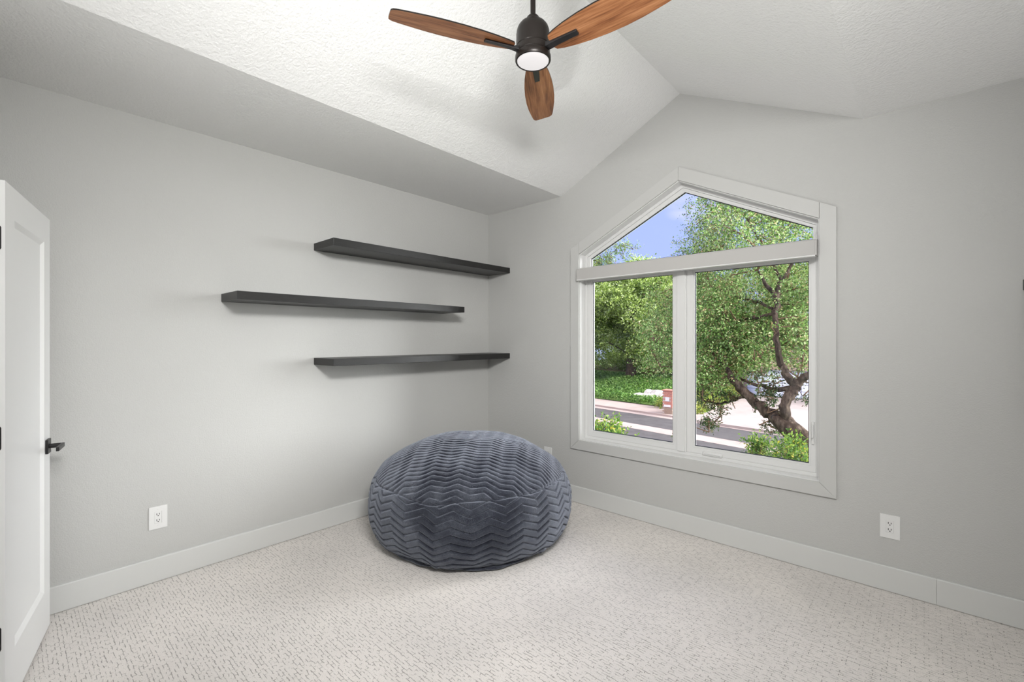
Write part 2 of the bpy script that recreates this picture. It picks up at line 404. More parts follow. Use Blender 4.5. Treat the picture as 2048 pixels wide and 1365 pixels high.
# mullion and transom rail between the lower sashes and the triangular pane
b = MB(); b.box(1.952, 2.030, .066, .125, .5801, 1.9499); b.box(1.962, 2.020, .060, .066, .5801, 1.9499); b.build('mullion', M_vinyl, W, bevel=.0015)
b = MB(); b.box(1.157, 2.846, .066, .125, 1.95, 2.055); b.build('transom_rail', M_vinyl, W, bevel=.0015)
def rectp(x0, x1, z0, z1, d=0): return [(x0 + d, z0 + d), (x1 - d, z0 + d), (x1 - d, z1 - d), (x0 + d, z1 - d)]
for nm, (a0, a1, c0, c1) in {'left': ((1.158, 1.9515), (.5805, 1.9495), (1.206, 1.917), (.630, 1.922)), 'right': ((2.0305, 2.845), (.5805, 1.9495), (2.086, 2.806), (.632, 1.922))}.items():
    S = MB(); S.ring(rectp(*a0, *a1), rectp(*c0, *c1, -.012), .0765, .116)
    S.ring(rectp(*c0, *c1, -.0121), rectp(*c0, *c1), .084, .112)
    so = S.build('sash', M_vinyl, W, bevel=.001)
    g = MB(); g.ring(rectp(*c0, *c1, -.0005), rectp(*c0, *c1, .0035), .0895, .100); g.build('gasket', M_gasket, so)
    p = MB(); p.box(c0[0], c0[1], .0935, .0965, c1[0], c1[1]); p.build('pane', M_glass, so)
    if nm == 'right':
        # folded crank handle on the bottom rail, latch lever on the right stile
        h = MB(); zc = .594
        h.prism([(2.150, zc - .014), (2.285, zc - .016), (2.287, zc + .008), (2.262, zc + .013), (2.185, zc + .014), (2.150, zc + .010)], 'y', .058, .0765)
        h.box(2.163, 2.275, .050, .058, zc - .004, zc + .006)
        h.build('crank_handle', M_vinyl, so, bevel=.004)
        h = MB(); h.box(2.822, 2.838, .064, .0765, .76, .90); h.box(2.825, 2.835, .050, .064, .80, .885); h.build('latch_lever', M_vinyl, so, bevel=.003)
T0 = dict(xl=1.188, xr=2.838, zb=2.058, ze=2.128, s=.4915)
S = MB(); o5 = pent(.0461); lo = [(o5[0][0], 2.0555), (o5[1][0], 2.0555), o5[2], o5[3], o5[4]]
S.ring(lo, pent(0, **T0), .079, .115); so = S.build('sash', M_vinyl, W, bevel=.001)
g = MB(); g.ring(pent(-.0005, **T0), pent(.004, **T0), .089, .100); g.build('gasket', M_gasket, so)
g = MB(); g.prism(pent(0, **T0), 'y', .0935, .0965); g.build('pane', M_glass, so)

# roller shade headbox
sh = thing('roller_shade', (2.0, -.03, 1.93), 'light grey roller shade headbox stretched across the peaked window', 'window shade')
b = MB(); b.prism([(-.060, 1.937), (-.060, 2.026), (-.054, 2.031), (.030, 2.031), (.030, 1.937)], 'x', 1.136, 2.860); b.build('headbox', M_shade, sh, bevel=.002)
b = MB(); b.box(1.132, 2.862, -.0635, -.020, 1.928, 1.9368); b.build('hem_bar', M_vinyl, sh, bevel=.002)
for x0 in (1.1325, 2.8603):
    b = MB(); b.prism([(-.064, 1.934), (-.064, 2.022), (-.052, 2.033), (.034, 2.033), (.034, 1.934)], 'x', x0, x0 + .0035 + (.006 if x0 > 2 else 0)); b.build('end_cap', M_shade, sh)
b = MB(); b.tube([(1.14, -.012, 1.982, .026), (2.858, -.012, 1.982, .026)], 16); b.build('fabric_roll', M_shade, sh)

# ------------------------------------------------------------------ open door
HX, HY = .823, -3.351
E_ = Vector((-.9772, .2124, 0)); N_ = Vector((.2124, .9772, 0))
def dp(a, n, z): return (HX + E_.x * a + N_.x * n, HY + E_.y * a + N_.y * n, z)
def dbox(B, a0, a1, n0, n1, z0, z1, m=0):
    B.add([dp(a, n, z) for z in (z0, z1) for n in (n0, n1) for a in (a0, a1)],
          [(0, 2, 3, 1), (4, 5, 7, 6), (0, 1, 5, 4), (2, 6, 7, 3), (0, 4, 6, 2), (1, 3, 7, 5)], m)
def fixn(o):
    bm = bmesh.new(); bm.from_mesh(o.data); bmesh.ops.recalc_face_normals(bm, faces=bm.faces); bm.to_mesh(o.data); bm.free(); return o
D = thing('door_1', (HX, HY, .012), kind='structure')
tag(D, 'white single panel door standing open against the left wall')
DW, DT, DH = .694, .035, 2.012
for nm, bx in (('stile', (0, .118, .014, DH)), ('stile', (DW - .110, DW, .014, DH)), ('rail', (.118, DW - .110, .014, .215)), ('rail', (.118, DW - .110, DH - .125, DH))):
    B = MB(); dbox(B, bx[0], bx[1], -DT, 0, bx[2], bx[3]); fixn(B.build(nm, M_door, D))
# recessed panel with a sloping moulding
B = MB(); a0, a1, z0, z1 = .118, DW - .110, .215, DH - .125; w, dpt = .020, .011
for n0, n1 in ((0, -dpt), (-DT, -DT + dpt)):
    o4 = [(a0, z0), (a1, z0), (a1, z1), (a0, z1)]; i4 = [(a0 + w, z0 + w), (a1 - w, z0 + w), (a1 - w, z1 - w), (a0 + w, z1 - w)]
    B.add([dp(a, n0, z) for a, z in o4] + [dp(a, n1, z) for a, z in i4], [(0, 1, 5, 4), (1, 2, 6, 5), (2, 3, 7, 6), (3, 0, 4, 7), (4, 5, 6, 7)])
fixn(B.build('panel', M_door, D))
for zc in (.311, 1.055, 1.798):
    B = MB(); ps = []
    for (cy_, cz_) in ((-.009 - .004, zc + .045 - .008), (-.009 - .004, zc - .045 + .008)): pass
    n0, n1, r = -DT - .001, -.0095, .008
    poly = [(n0, zc - .046), (n1 - r, zc - .046), (n1 - r * .3, zc - .046 + r * .3), (n1, zc - .046 + r), (n1, zc + .046 - r), (n1 - r * .3, zc + .046 - r * .3), (n1 - r, zc + .046), (n0, zc + .046)]
    k = len(poly); B.add([dp(a, n_, z) for a in (-.0025, .002) for n_, z in poly], [tuple(range(k)), tuple(range(k, 2 * k))] + [(i, (i + 1) % k, k + (i + 1) % k, k + i) for i in range(k)])
    hg = fixn(B.build('hinge', M_black, D))
    B = MB(); c = dp(-.004, -DT - .006, 0); B.tube([(c[0], c[1], zc - .046, .006), (c[0], c[1], zc + .046, .006)], 12); B.build('hinge_knuckle', M_black, hg, smooth=True)
hd = MB(); za_ = .905; ac = DW - .062
dbox(hd, ac - .032, ac + .032, .0003, .010, za_ - .034, za_ + .034); ro = fixn(hd.build('door_handle', M_black, D)); 
bv = ro.modifiers.new('bevel', 'BEVEL'); bv.width = .0015; bv.segments = 2
B = MB(); p0 = dp(ac, .010, za_); p1 = dp(ac, .050, za_); B.tube([(*p0, .011), (*p1, .011)], 16); fixn(B.build('handle_neck', M_black, ro))
B = MB(); dbox(B, ac - .115, ac + .010, .050, .062, za_ - .010, za_ + .010); o = fixn(B.build('lever', M_black, ro)); bv = o.modifiers.new('bevel', 'BEVEL'); bv.width = .002; bv.segments = 2

# ------------------------------------------------------------------ floating shelves
def shelf(x0, x1, y0, y1, z0, z1, label, group='black floating shelves'):
    b = MB(); o_ = ((x0 + x1) / 2, (y0 + y1) / 2, z0); b.box(x0, x1, y0, y1, z0, z1)
    o = b.build('floating_shelf', M_shelf, bevel=.0018, own=o_); return tag(o, label, 'shelf', group)
shelf(.0005, .303, -1.822, -.0005, 2.081, 2.133, 'highest black floating shelf on the left wall, reaching into the corner')
shelf(.0005, .303, -2.422, -.602, 1.664, 1.715, 'middle black floating shelf, set left of the other two and ending short of the corner')
shelf(.0005, .303, -1.822, -.0005, 1.236, 1.287, 'lowest black floating shelf, just above the bean bag in the corner')
shelf(3.712, XW - .0005, -1.3, -.0005, 1.664, 1.715, 'black floating shelf end just entering the picture at the right edge')

# ------------------------------------------------------------------ outlets
def outlet(kind, along, z, label):
    """kind 0: on the left wall (plane x=0, along=y); 1: on the window wall (plane y=0, along=x)"""
    def X(a, n, zz): return (n, along + a, z + zz) if kind == 0 else (along + a, -n, z + zz)
    def bx(B, a0, a1, n0, n1, z0, z1):
        B.add([X(a, n, zz) for zz in (z0, z1) for n in (n0, n1) for a in (a0, a1)],
              [(0, 2, 3, 1), (4, 5, 7, 6), (0, 1, 5, 4), (2, 6, 7, 3), (0, 4, 6, 2), (1, 3, 7, 5)])
    t = thing('electrical_outlet', X(0, 0, 0), label, 'outlet', 'white outlets')
    B = MB(); w, h = .0435, .0655; iw, ih = .0175, .0345
    for (a0, a1, z0, z1) in ((-w, -iw, -h, h), (iw, w, -h, h), (-iw, iw, ih, h), (-iw, iw, -h, -ih)): bx(B, a0, a1, .0003, .0052, z0, z1)
    bm_ = B.build('cover_plate', M_plate, t); bm = bmesh.new(); bm.from_mesh(bm_.data)
    bmesh.ops.remove_doubles(bm, verts=bm.verts, dist=1e-5); bmesh.ops.recalc_face_normals(bm, faces=bm.faces); bm.to_mesh(bm_.data); bm.free()
    B = MB(); bx(B, -iw + .0007, iw - .0007, .0004, .0042, -ih + .0007, ih - .0007); rc = fixn(B.build('receptacle', M_plate, t))
    for s in (-1, 1):
        zc = s * .0175
        for a0, hh in ((-.0070, .0054), (.0056, .0046)):
            B = MB(); bx(B, a0 - .0012, a0 + .0016, .0041, .0045, zc + .002 - hh, zc + .002 + hh); fixn(B.build('slot', M_slot, rc))
        B = MB(); bx(B, -.0028, .0026, .0041, .0045, zc - .0105, zc - .0055); fixn(B.build('slot', M_slot, rc))
        B = MB(); c = X(0, .0052, s * .048); e = X(0, .0062, s * .048); B.tube([(*c, .003), (*e, .0026)], 12); B.build('screw', M_plate, t, smooth=True)
    return t
outlet(0, -2.7475, .3735, 'white outlet low on the left wall near the door')
outlet(1, 3.2085, .3645, 'white outlet low on the window wall, right of the window')
outlet(1, .780, .366, 'white outlet low on the window wall, nearly hidden behind the bean bag')

# ------------------------------------------------------------------ ceiling fan
FX, FY = 2.008, -1.711
F_ = thing('ceiling_fan', (FX, FY, 2.70), 'black three blade ceiling fan with wooden blades and a round lit lamp', 'ceiling fan')
c = (FX, FY, 0)
b = MB(); b.lathe([(.068, 3.20), (.066, 3.165), (.055, 3.145), (.020, 3.135)], c, 40); b.build('canopy', M_bronze, F_, smooth=True)
b = MB(); b.lathe([(.012, 3.1355), (.012, 2.9)], c, 24); b.build('downrod', M_bronze, F_, smooth=True)
b = MB(); b.lathe([(.012, 2.925), (.020, 2.922), (.029, 2.912), (.033, 2.897), (.034, 2.889), (.048, 2.886), (.060, 2.879), (.070, 2.866), (.0755, 2.850), (.0775, 2.835), (.0785, 2.775), (.0765, 2.773), (.0765, 2.769), (.0785, 2.767),
        (.0785, 2.745), (.0765, 2.743), (.0765, 2.739), (.0805, 2.737), (.0825, 2.733), (.0830, 2.716), (.0800, 2.710), (.0745, 2.709), (.0735, 2.716)], c, 64); b.build('motor_housing', M_bronze, F_, smooth=True)
b = MB(); b.lathe([(.0730, 2.716), (.0725, 2.711), (.062, 2.7065), (.04, 2.7045), (.001, 2.7035)], c, 48); b.build('lamp_lens', M_diff, F_, smooth=True)
def blade(th):
    R_ = Vector((math.cos(th), math.sin(th), 0)); Tn = Vector((-math.sin(th), math.cos(th), 0)); pit = math.tan(math.radians(13.5)); zb_ = 2.760
    st = [(.100, .026), (.108, .040), (.14, .050), (.20, .062), (.27, .071), (.35, .0765), (.43, .077), (.50, .073), (.56, .066), (.60, .0605), (.625, .056), (.640, .050), (.6465, .040), (.648, .028)]
    vs = []; fs = []; uv = []; mi = []
    k = 7; th_ = .0032
    for sgn in (-1, 1):
        for r, w in st:
            for j in range(k):
                t = w * (j / (k - 1) * 2 - 1)
                P_ = R_ * r + Tn * t; vs.append((FX + P_.x, FY + P_.y, zb_ - t * pit + sgn * th_)); uv.append((r, t))
    n = len(st)
    for q in range(2):
        o_ = q * n * k
        for i in range(n - 1):
            for j in range(k - 1):
                f = (o_ + i * k + j, o_ + (i + 1) * k + j, o_ + (i + 1) * k + j + 1, o_ + i * k + j + 1)
                fs.append(f if q else f[::-1]); mi.append(q)
    rim = [i * k for i in range(n)] + [(n - 1) * k + j for j in range(1, k)] + [i * k + k - 1 for i in range(n - 2, -1, -1)] + [j for j in range(k - 2, 0, -1)]
    for a in range(len(rim)):
        p, q = rim[a], rim[(a + 1) % len(rim)]; fs.append((p, q, q + n * k, p + n * k)); mi.append(1)
    o = mk('blade', vs, fs, [M_wood, M_bronze], F_, midx=mi); 
    ul = o.data.uv_layers.new(name='UVMap')
    for l in o.data.loops:
        ul.data[l.index].uv = (uv[l.vertex_index][0] + th * 3, uv[l.vertex_index][1])
    fixn(o)
    # bracket arm under the blade
    B = MB(); vv = []
    for r, w, z0, z1 in ((.066, .016, 2.742, 2.766), (.10, .015, 2.744, 2.757), (.135, .0145, 2.747, 2.7562), (.236, .0125, 2.747, 2.7562)):
        for t in (-w, w):
            for z in (z0, z1):
                P_ = R_ * r + Tn * t; vv.append((FX + P_.x, FY + P_.y, z - t * pit * (1 if r > .09 else .5)))
    ff = [(0, 1, 3, 2), (12, 14, 15, 13)]
    for i in range(3):
        a = i * 4; ff += [(a, a + 4, a + 5, a + 1), (a + 2, a + 3, a + 7, a + 6), (a, a + 2, a + 6, a + 4), (a + 1, a + 5, a + 7, a + 3)]
    B.add(vv, ff); fixn(B.build('blade_bracket', M_black, o, bevel=.002))
for th in (124, 244, 4): blade(math.radians(th))

# ------------------------------------------------------------------ bean bag
BX, BY = .868, -1.039
def beanbag():
    P = [(0.0, 0.713), (.11, .711), (0.22, 0.703), (0.417, 0.656), (0.578, 0.571), (0.68, 0.471), (0.722, 0.357), (0.724, 0.242), (0.704, 0.143), (0.661, 0.066), (0.60, 0.030)]
    # smooth polyline (Catmull-Rom), resampled by arc length
    Q = [np.array(p) for p in P]; Q = [2 * Q[0] - Q[1]] + Q + [2 * Q[-1] - Q[-2]]; pts = []
    for i in range(1, len(Q) - 2):
        for t in np.linspace(0, 1, 24, endpoint=False):
            pts.append(.5 * (2 * Q[i] + (Q[i + 1] - Q[i - 1]) * t + (2 * Q[i - 1] - 5 * Q[i] + 4 * Q[i + 1] - Q[i + 2]) * t * t + (3 * Q[i] - Q[i - 1] - 3 * Q[i + 1] + Q[i + 2]) * t ** 3))
    pts.append(Q[-2]); pts = np.array(pts); d = np.r_[0, np.cumsum(np.hypot(*np.diff(pts, axis=0).T))]; L = d[-1]
    NS, NT = 330, 620
    s = np.linspace(0.004, L, NS); r = np.interp(s, d, pts[:, 0]); z = np.interp(s, d, pts[:, 1])
    dr = np.gradient(r, s); dz = np.gradient(z, s); nr, nz = -dz, dr; nr, nz = np.where(True, -dz, 0), dr
    ln = np.hypot(nr, nz); nr /= ln; nz /= ln
    th = np.linspace(0, 2 * PI, NT, endpoint=False)
    S, TH = np.meshgrid(s, th, indexing='ij'); RR = r[:, None] * np.ones_like(TH); ZZ = z[:, None] * np.ones_like(TH)
    w = L - S                                             # distance up from the bottom seam
    tri = lambda x: 2 * np.abs(2 * (x - np.floor(x + .5))) - 1
    def groove(ph, wd=.14):
        g = np.abs(ph - np.round(ph)); return np.exp(-(g / wd * 1.6) ** 2)
    low = np.vectorize(lambda a, b, c_: noise.noise(Vector((a, b, c_))))
    gx, gy = np.cos(th), np.sin(th)
    nz1 = np.zeros_like(S); nz2 = np.zeros_like(S); nz3 = np.zeros_like(S)
    for i in range(0, NS, 3):
        for j in range(0, NT, 4):
            p = Vector((r[i] * gx[j], r[i] * gy[j], z[i]))
            nz1[i, j] = noise.noise(p * 3.2); nz2[i, j] = noise.noise(p * 8.5 + Vector((4, 2, 1))); nz3[i, j] = noise.noise(p * 1.5 + Vector((7, 1, 3)))
    def fill(A):
        I = np.arange(0, NS, 3); J = np.arange(0, NT, 4)
        B_ = A[np.ix_(I, J)]; B_ = np.c_[B_, B_[:, :1]]; Jx = np.r_[J, NT]
        T_ = np.stack([np.interp(np.arange(NT), Jx, row) for row in B_]); return np.stack([np.interp(np.arange(NS), I, T_[:, j]) for j in range(NT)], 1)
    nz1, nz2, nz3 = fill(nz1), fill(nz2), fill(nz3)
    seam = .50 + .02 * np.sin(TH * 2 + 1) + .03 * nz1      # the side panel meets the top panel here
    t1 = TH + .05 * nz1
    ph_lo = (w + .022 * tri(t1 * 21 / (2 * PI)) + .010 * nz1) / .047
    # top panel is cut flat: zigzags run across it in x / y instead of around it
    X, Y = RR * np.cos(TH), RR * np.sin(TH)
    a = math.radians(38); U = X * math.cos(a) + Y * math.sin(a); V = -X * math.sin(a) + Y * math.cos(a)
    V2 = V * (1 + .25 * (S / L)); 
    ph_hi = (V2 * 1.12 + .016 * tri(U / .17 + .2 * nz3) + .012 * nz1) / .043
    colm = .35 + .65 * np.clip(1.3 * np.abs(tri(U / .17 + .25)) + .9 * nz3, 0, 1)
    k = 1 / (1 + np.exp(-(w - seam) / .006))
    g = groove(ph_lo) * (1 - k) + groove(ph_hi, .2) * colm * k
    g *= np.clip(S / .05, 0, 1)
    disp = -.0125 * g + .016 * nz1 + .006 * nz2 + .01 * nz3
    disp -= .010 * np.exp(-((w - seam) / .007) ** 2)
    fold = np.exp(-(w / .10) ** 2); disp += fold * .008 * np.sin(TH * 34 + 5 * nz1) * (0.4 + nz2)
    disp *= np.clip(S / .03, 0, 1)
    disp *= np.where(w < .02, w / .02, 1)
    R2 = RR + disp * nr[:, None]; Z2 = ZZ + disp * nz[:, None] + .008 * nz3
    xx = BX + R2 * np.cos(TH); yy = BY + R2 * np.sin(TH)
    xx = np.maximum(xx, .002)
    V_ = np.stack([xx, yy, Z2], -1).reshape(-1, 3)
    top = np.array([[BX, BY, Z2[0].mean()]])
    base = np.stack([BX + .57 * np.cos(th), BY + .57 * np.sin(th), np.full(NT, .003)], 1); bc = np.array([[BX, BY, .003]])
    V_ = np.concatenate([V_, base, top, bc]); I, J = np.meshgrid(np.arange(NS), np.arange(NT), indexing='ij')
    I, J = I.ravel(), J.ravel(); J2 = (J + 1) % NT
    F1 = np.stack([I * NT + J, (I + 1) * NT + J, (I + 1) * NT + J2, I * NT + J2], 1).tolist()
    nb = (NS + 1) * NT; F1 += [(nb, j, (j + 1) % NT) for j in range(NT)] + [(nb + 1, NS * NT + (j + 1) % NT, NS * NT + j) for j in range(NT)]
    t = thing('bean_bag', (BX, BY, 0), 'huge round slate grey plush bean bag with zigzag grooves in the room corner', 'bean bag')
    mk('cover', V_, F1, M_plush, t, smooth=True)
    b = MB(); pp = []
    for j in range(0, 161):
        q = 2 * PI * j / 160; rr = .604 + .006 * math.sin(q * 9) + .004 * math.sin(q * 23); pp.append((BX + rr * math.cos(q), BY + rr * math.sin(q), .027 + .006 * math.sin(q * 5 + 1), .010))
    b.tube(pp, 8); b.build('seam_piping', M_plush, t, smooth=True)
beanbag()
BR = {'trunk': [(2.48, 5.56, -1.1, 0.21), (2.12, 5.78, -0.66, 0.195), (1.81, 6.04, -0.4, 0.18), (1.61, 5.99, -0.19, 0.165), (1.44, 5.97, -0.06, 0.145), (1.3, 5.98, 0.04, 0.125)] ,
'b1': [(1.33, 6.01, 0.0, 0.12), (1.15, 6.04, 0.13, 0.1), (0.97, 6.08, 0.25, 0.09), (0.83, 6.09, 0.39, 0.085), (0.68, 6.1, 0.57, 0.075), (0.5, 6.21, 0.75, 0.06), (0.26, 6.39, 0.99, 0.05), (-0.07, 6.63, 1.31, 0.035), (-0.38, 6.75, 1.75, 0.02)] ,
'b2': [(1.56, 6.08, -0.18, 0.12), (1.5, 5.96, 0.03, 0.095), (1.5, 5.89, 0.23, 0.085), (1.54, 5.93, 0.38, 0.085), (1.62, 6.01, 0.49, 0.088), (1.65, 6.09, 0.59, 0.085), (1.57, 6.02, 0.69, 0.07), (1.49, 6.02, 0.84, 0.06), (1.41, 6.08, 0.97, 0.055), (1.37, 6.05, 1.24, 0.05), (1.33, 6.14, 1.51, 0.05), (1.26, 6.35, 1.8, 0.05), (1.22, 6.59, 2.19, 0.05), (1.23, 6.87, 2.55, 0.04), (1.32, 7.21, 2.83, 0.03), (1.43, 7.71, 3.4, 0.02)] ,
'b3': [(1.63, 6.08, 0.62, 0.075), (1.74, 6.11, 0.72, 0.065), (1.86, 6.08, 0.81, 0.06), (2.18, 5.83, 1.02, 0.05), (2.59, 5.67, 1.34, 0.035)] ,
'b4': [(1.63, 6.01, 0.57, 0.06), (1.44, 6.11, 0.52, 0.05), (1.28, 6.1, 0.5, 0.045), (1.08, 6.19, 0.56, 0.035), (0.85, 6.25, 0.59, 0.03), (0.59, 6.55, 0.67, 0.02)] ,
'b5': [(1.22, 6.59, 2.21, 0.045), (1.11, 6.62, 2.41, 0.04), (1.0, 6.65, 2.58, 0.03), (0.88, 6.68, 2.81, 0.018), (0.71, 6.8, 3.25, 0.012)] ,
'b6': [(1.26, 6.49, 1.94, 0.035), (1.04, 6.56, 1.89, 0.03), (0.83, 6.63, 1.86, 0.028), (0.53, 6.77, 1.81, 0.02), (0.17, 6.98, 1.74, 0.012)] ,
'b7': [(0.83, 6.1, 0.39, 0.035), (0.64, 6.2, 0.28, 0.028), (0.44, 6.28, 0.17, 0.022), (0.15, 6.42, 0.11, 0.018), (-0.15, 6.56, 0.15, 0.01)] ,
'b8': [(-0.05, 6.65, 1.31, 0.03), (-0.03, 6.53, 0.79, 0.025), (0.02, 6.44, 0.43, 0.02), (0.13, 6.41, 0.19, 0.015)] ,
'b9': [(1.25, 6.88, 2.6, 0.03), (0.86, 7.34, 3.31, 0.025), (0.37, 7.7, 4.21, 0.02), (-0.15, 8.04, 4.73, 0.012)] ,
'b10': [(1.2, 6.43, 2.01, 0.03), (0.65, 7.02, 2.25, 0.022), (-0.11, 7.54, 2.56, 0.018), (-1.18, 7.92, 2.92, 0.012)] ,
'b11': [(0.23, 6.49, 1.16, 0.03), (-0.61, 7.08, 1.31, 0.025), (-1.56, 7.31, 1.18, 0.015)] ,}
CL=[(1.55,7.92,3.1,0.66),(-0.54,8.38,4.59,0.74),(0.56,7.15,1.33,0.61),(0.77,10.85,2.59,0.5),(2.4,11.1,2.9,0.71),(-0.62,8.59,2.12,0.66),(-0.15,6.77,1.7,0.62),(2.41,11.62,2.28,0.77),(2.27,9.52,2.99,0.78),(-0.8,9.68,4.46,0.53),(0.48,11.37,2.7,0.56),(0.76,8.84,3.37,0.65),(2.55,10.93,2.34,0.78),(2.81,12.81,2.49,0.51),(2.71,12.74,1.63,0.65),(-0.12,9.3,1.88,0.65),(-0.02,6.79,1.74,0.8),(2.42,7.8,2.87,0.5),(2.22,8.86,1.68,0.47),(-0.6,8.26,2.23,0.57),(2.77,12.92,3.11,0.8),(-0.01,6.94,2.48,0.46),(1.17,7.33,2.4,0.5),(2.63,7.71,3.09,0.79),(0.31,10.8,3.28,0.63),(1.39,10.24,2.78,0.67),(0.8,11.5,3.42,0.7),(0.79,7.23,1.38,0.63),(-0.61,7.85,3.2,0.65),(1.93,6.94,2.26,0.47),(0.93,9.72,2.37,0.57),(1.88,11.07,4.67,0.47),(2.74,11.66,3.85,0.61),(0.43,9.06,3.4,0.56),(1.61,8.77,3.41,0.58),(-0.92,8.93,2.81,0.71),(0.45,7.37,1.89,0.53),(1.26,7.35,2.15,0.49),(0.8,7.75,1.8,0.6),(-0.48,9.83,3.71,0.68),(0.62,11.0,4.14,0.49),(0.05,8.34,1.92,0.74),(0.79,6.9,1.85,0.67),(0.28,10.22,4.41,0.55),(0.01,9.9,3.62,0.6),(0.94,8.47,1.55,0.5),(2.85,7.68,1.63,0.8),(2.76,10.2,1.53,0.53),(2.24,11.62,2.47,0.63),(0.86,7.61,3.55,0.47),(0.32,8.94,1.92,0.47),(1.59,12.0,1.57,0.76),(1.12,11.54,4.94,0.71),(0.87,6.9,2.24,0.63),(2.73,10.05,2.49,0.57),(2.53,8.89,2.8,0.72),(0.32,7.5,2.7,0.74),(2.35,8.24,1.53,0.73),(-1.08,9.1,2.63,0.75),(0.94,6.22,3.21,0.63),(1.15,8.68,1.99,0.45),(0.52,5.88,3.59,0.47),(-0.19,9.52,2.81,0.53),(-0.08,6.95,2.12,0.56),(-0.32,7.84,2.47,0.48),(0.32,6.54,1.48,0.5),(0.05,6.12,2.03,0.55),(-0.5,8.46,1.32,0.56),(-0.15,7.36,1.88,0.58),(0.16,7.59,1.94,0.46),(0.05,7.96,2.68,0.51),(0.32,7.76,1.09,0.49),(-0.19,9.21,2.42,0.52),(0.54,6.73,1.56,0.62),(-0.22,8.76,1.45,0.54),(0.37,6.5,2.63,0.44),(-0.83,8.13,2.73,0.42),(-0.81,8.58,2.9,0.61),(-0.18,8.02,3.66,0.61),(-1.1,9.99,3.93,0.41),(-1.0,9.46,3.94,0.43),(-0.62,9.74,4.73,0.48),(-0.56,9.17,4.39,0.44),(-0.46,8.2,3.64,0.5),(-0.74,8.34,4.15,0.5),(-0.41,7.69,3.32,0.5),(-1.28,9.13,3.96,0.59),(0.71,9.12,5.3,0.59),(-0.49,8.93,6.13,0.62),(0.54,9.95,5.62,0.62),(0.48,6.94,5.14,0.58),(0.28,7.28,4.65,0.69),(1.44,8.25,4.99,0.66),(0.12,8.23,5.58,0.41),(0.51,8.15,5.52,0.51),(1.59,8.49,5.37,0.7),(1.06,8.65,5.12,0.65),(0.72,9.72,5.46,0.62),(0.25,9.44,5.12,0.69),(-1.71,7.8,1.68,0.49),(-1.14,9.01,0.99,0.4),(-1.38,7.16,1.71,0.49),(-1.38,9.42,1.67,0.52),(-1.35,7.61,1.15,0.37),(-0.73,7.43,1.6,0.42),(-1.36,8.5,1.94,0.42),(-1.41,7.97,1.7,0.47),(-2.06,9.13,1.33,0.37),(-1.07,7.73,1.79,0.53),(-2.34,8.72,0.86,0.42),(-1.46,9.06,1.62,0.49),(-1.57,9.68,2.82,0.55),(-2.05,10.48,2.59,0.42),(-1.8,8.82,2.28,0.54),(-2.04,8.89,2.37,0.53),(-0.95,8.31,2.27,0.42),(-2.55,9.91,2.83,0.54),(0.25,7.59,0.88,0.32),(-0.0,6.59,1.27,0.36),(0.14,7.91,0.8,0.3),(0.26,6.7,0.77,0.26),(-0.05,7.06,0.81,0.3),(0.24,6.87,0.97,0.37),(0.74,7.37,1.24,0.29),(0.08,6.09,0.85,0.36),(0.1,6.34,1.06,0.36),(0.36,8.28,0.89,0.27),(-0.04,6.79,0.97,0.34),(0.16,6.44,0.84,0.25),(0.55,8.41,0.64,0.31),(0.31,7.52,0.89,0.4),(-0.11,7.5,0.72,0.32),(0.46,7.79,1.31,0.37),(1.45,7.5,1.51,0.32),(1.67,6.43,1.77,0.33),(1.43,7.43,1.48,0.39),(1.08,7.78,1.34,0.34),(1.62,6.0,1.65,0.26),(1.83,7.51,1.63,0.38),(1.17,7.33,1.3,0.34),(1.53,8.28,1.37,0.3)]
CL += [(-0.92,7.69,0.97,0.44),(-0.86,8.14,1.76,0.37),(-1.32,8.41,0.82,0.32),(-1.2,6.92,1.23,0.39),(-0.73,5.8,1.49,0.44),(-1.59,7.56,0.95,0.32),(-1.46,7.18,1.78,0.43),(-0.95,6.27,0.83,0.43),(-0.41,7.03,1.24,0.4),(-0.35,6.8,1.11,0.44),(-1.6,7.99,1.41,0.32),(-1.0,6.01,1.47,0.39),(0.54,6.24,1.19,0.3),(-0.16,7.81,1.16,0.32),(-0.48,7.22,0.64,0.25),(0.22,7.97,1.41,0.37),(0.22,6.94,1.41,0.26),(0.66,6.83,1.28,0.36),(0.21,8.45,1.13,0.3),(0.3,7.43,1.34,0.36),(0.21,8.09,1.39,0.39),(0.2,6.18,0.99,0.39),(0.54,7.15,1.02,0.3),(-0.09,6.52,1.36,0.27),(0.4,7.97,1.29,0.26),(-0.22,8.21,1.08,0.29),(1.13,8.38,1.8,0.41),(1.52,7.27,2.19,0.42),(-0.3,7.74,1.5,0.49),(1.05,8.4,2.2,0.42),(1.36,7.38,1.93,0.42),(1.01,9.36,1.21,0.42),(1.01,7.98,1.77,0.39),(0.03,6.86,1.87,0.5),(0.59,8.87,1.78,0.4),(0.45,6.39,1.44,0.48),(1.17,7.78,1.45,0.45),(0.98,8.43,1.91,0.46),(0.51,7.83,4.14,0.45),(1.34,8.63,4.23,0.44),(0.8,7.19,4.29,0.45),(1.01,8.9,4.35,0.47),(0.76,8.28,4.21,0.47),(1.12,8.62,4.12,0.45),(1.03,10.64,4.8,0.43),(1.21,8.08,3.96,0.42),(0.69,9.38,4.44,0.38),(0.36,9.38,4.55,0.41),(0.84,9.29,4.47,0.46),(0.13,6.64,4.18,0.45)]
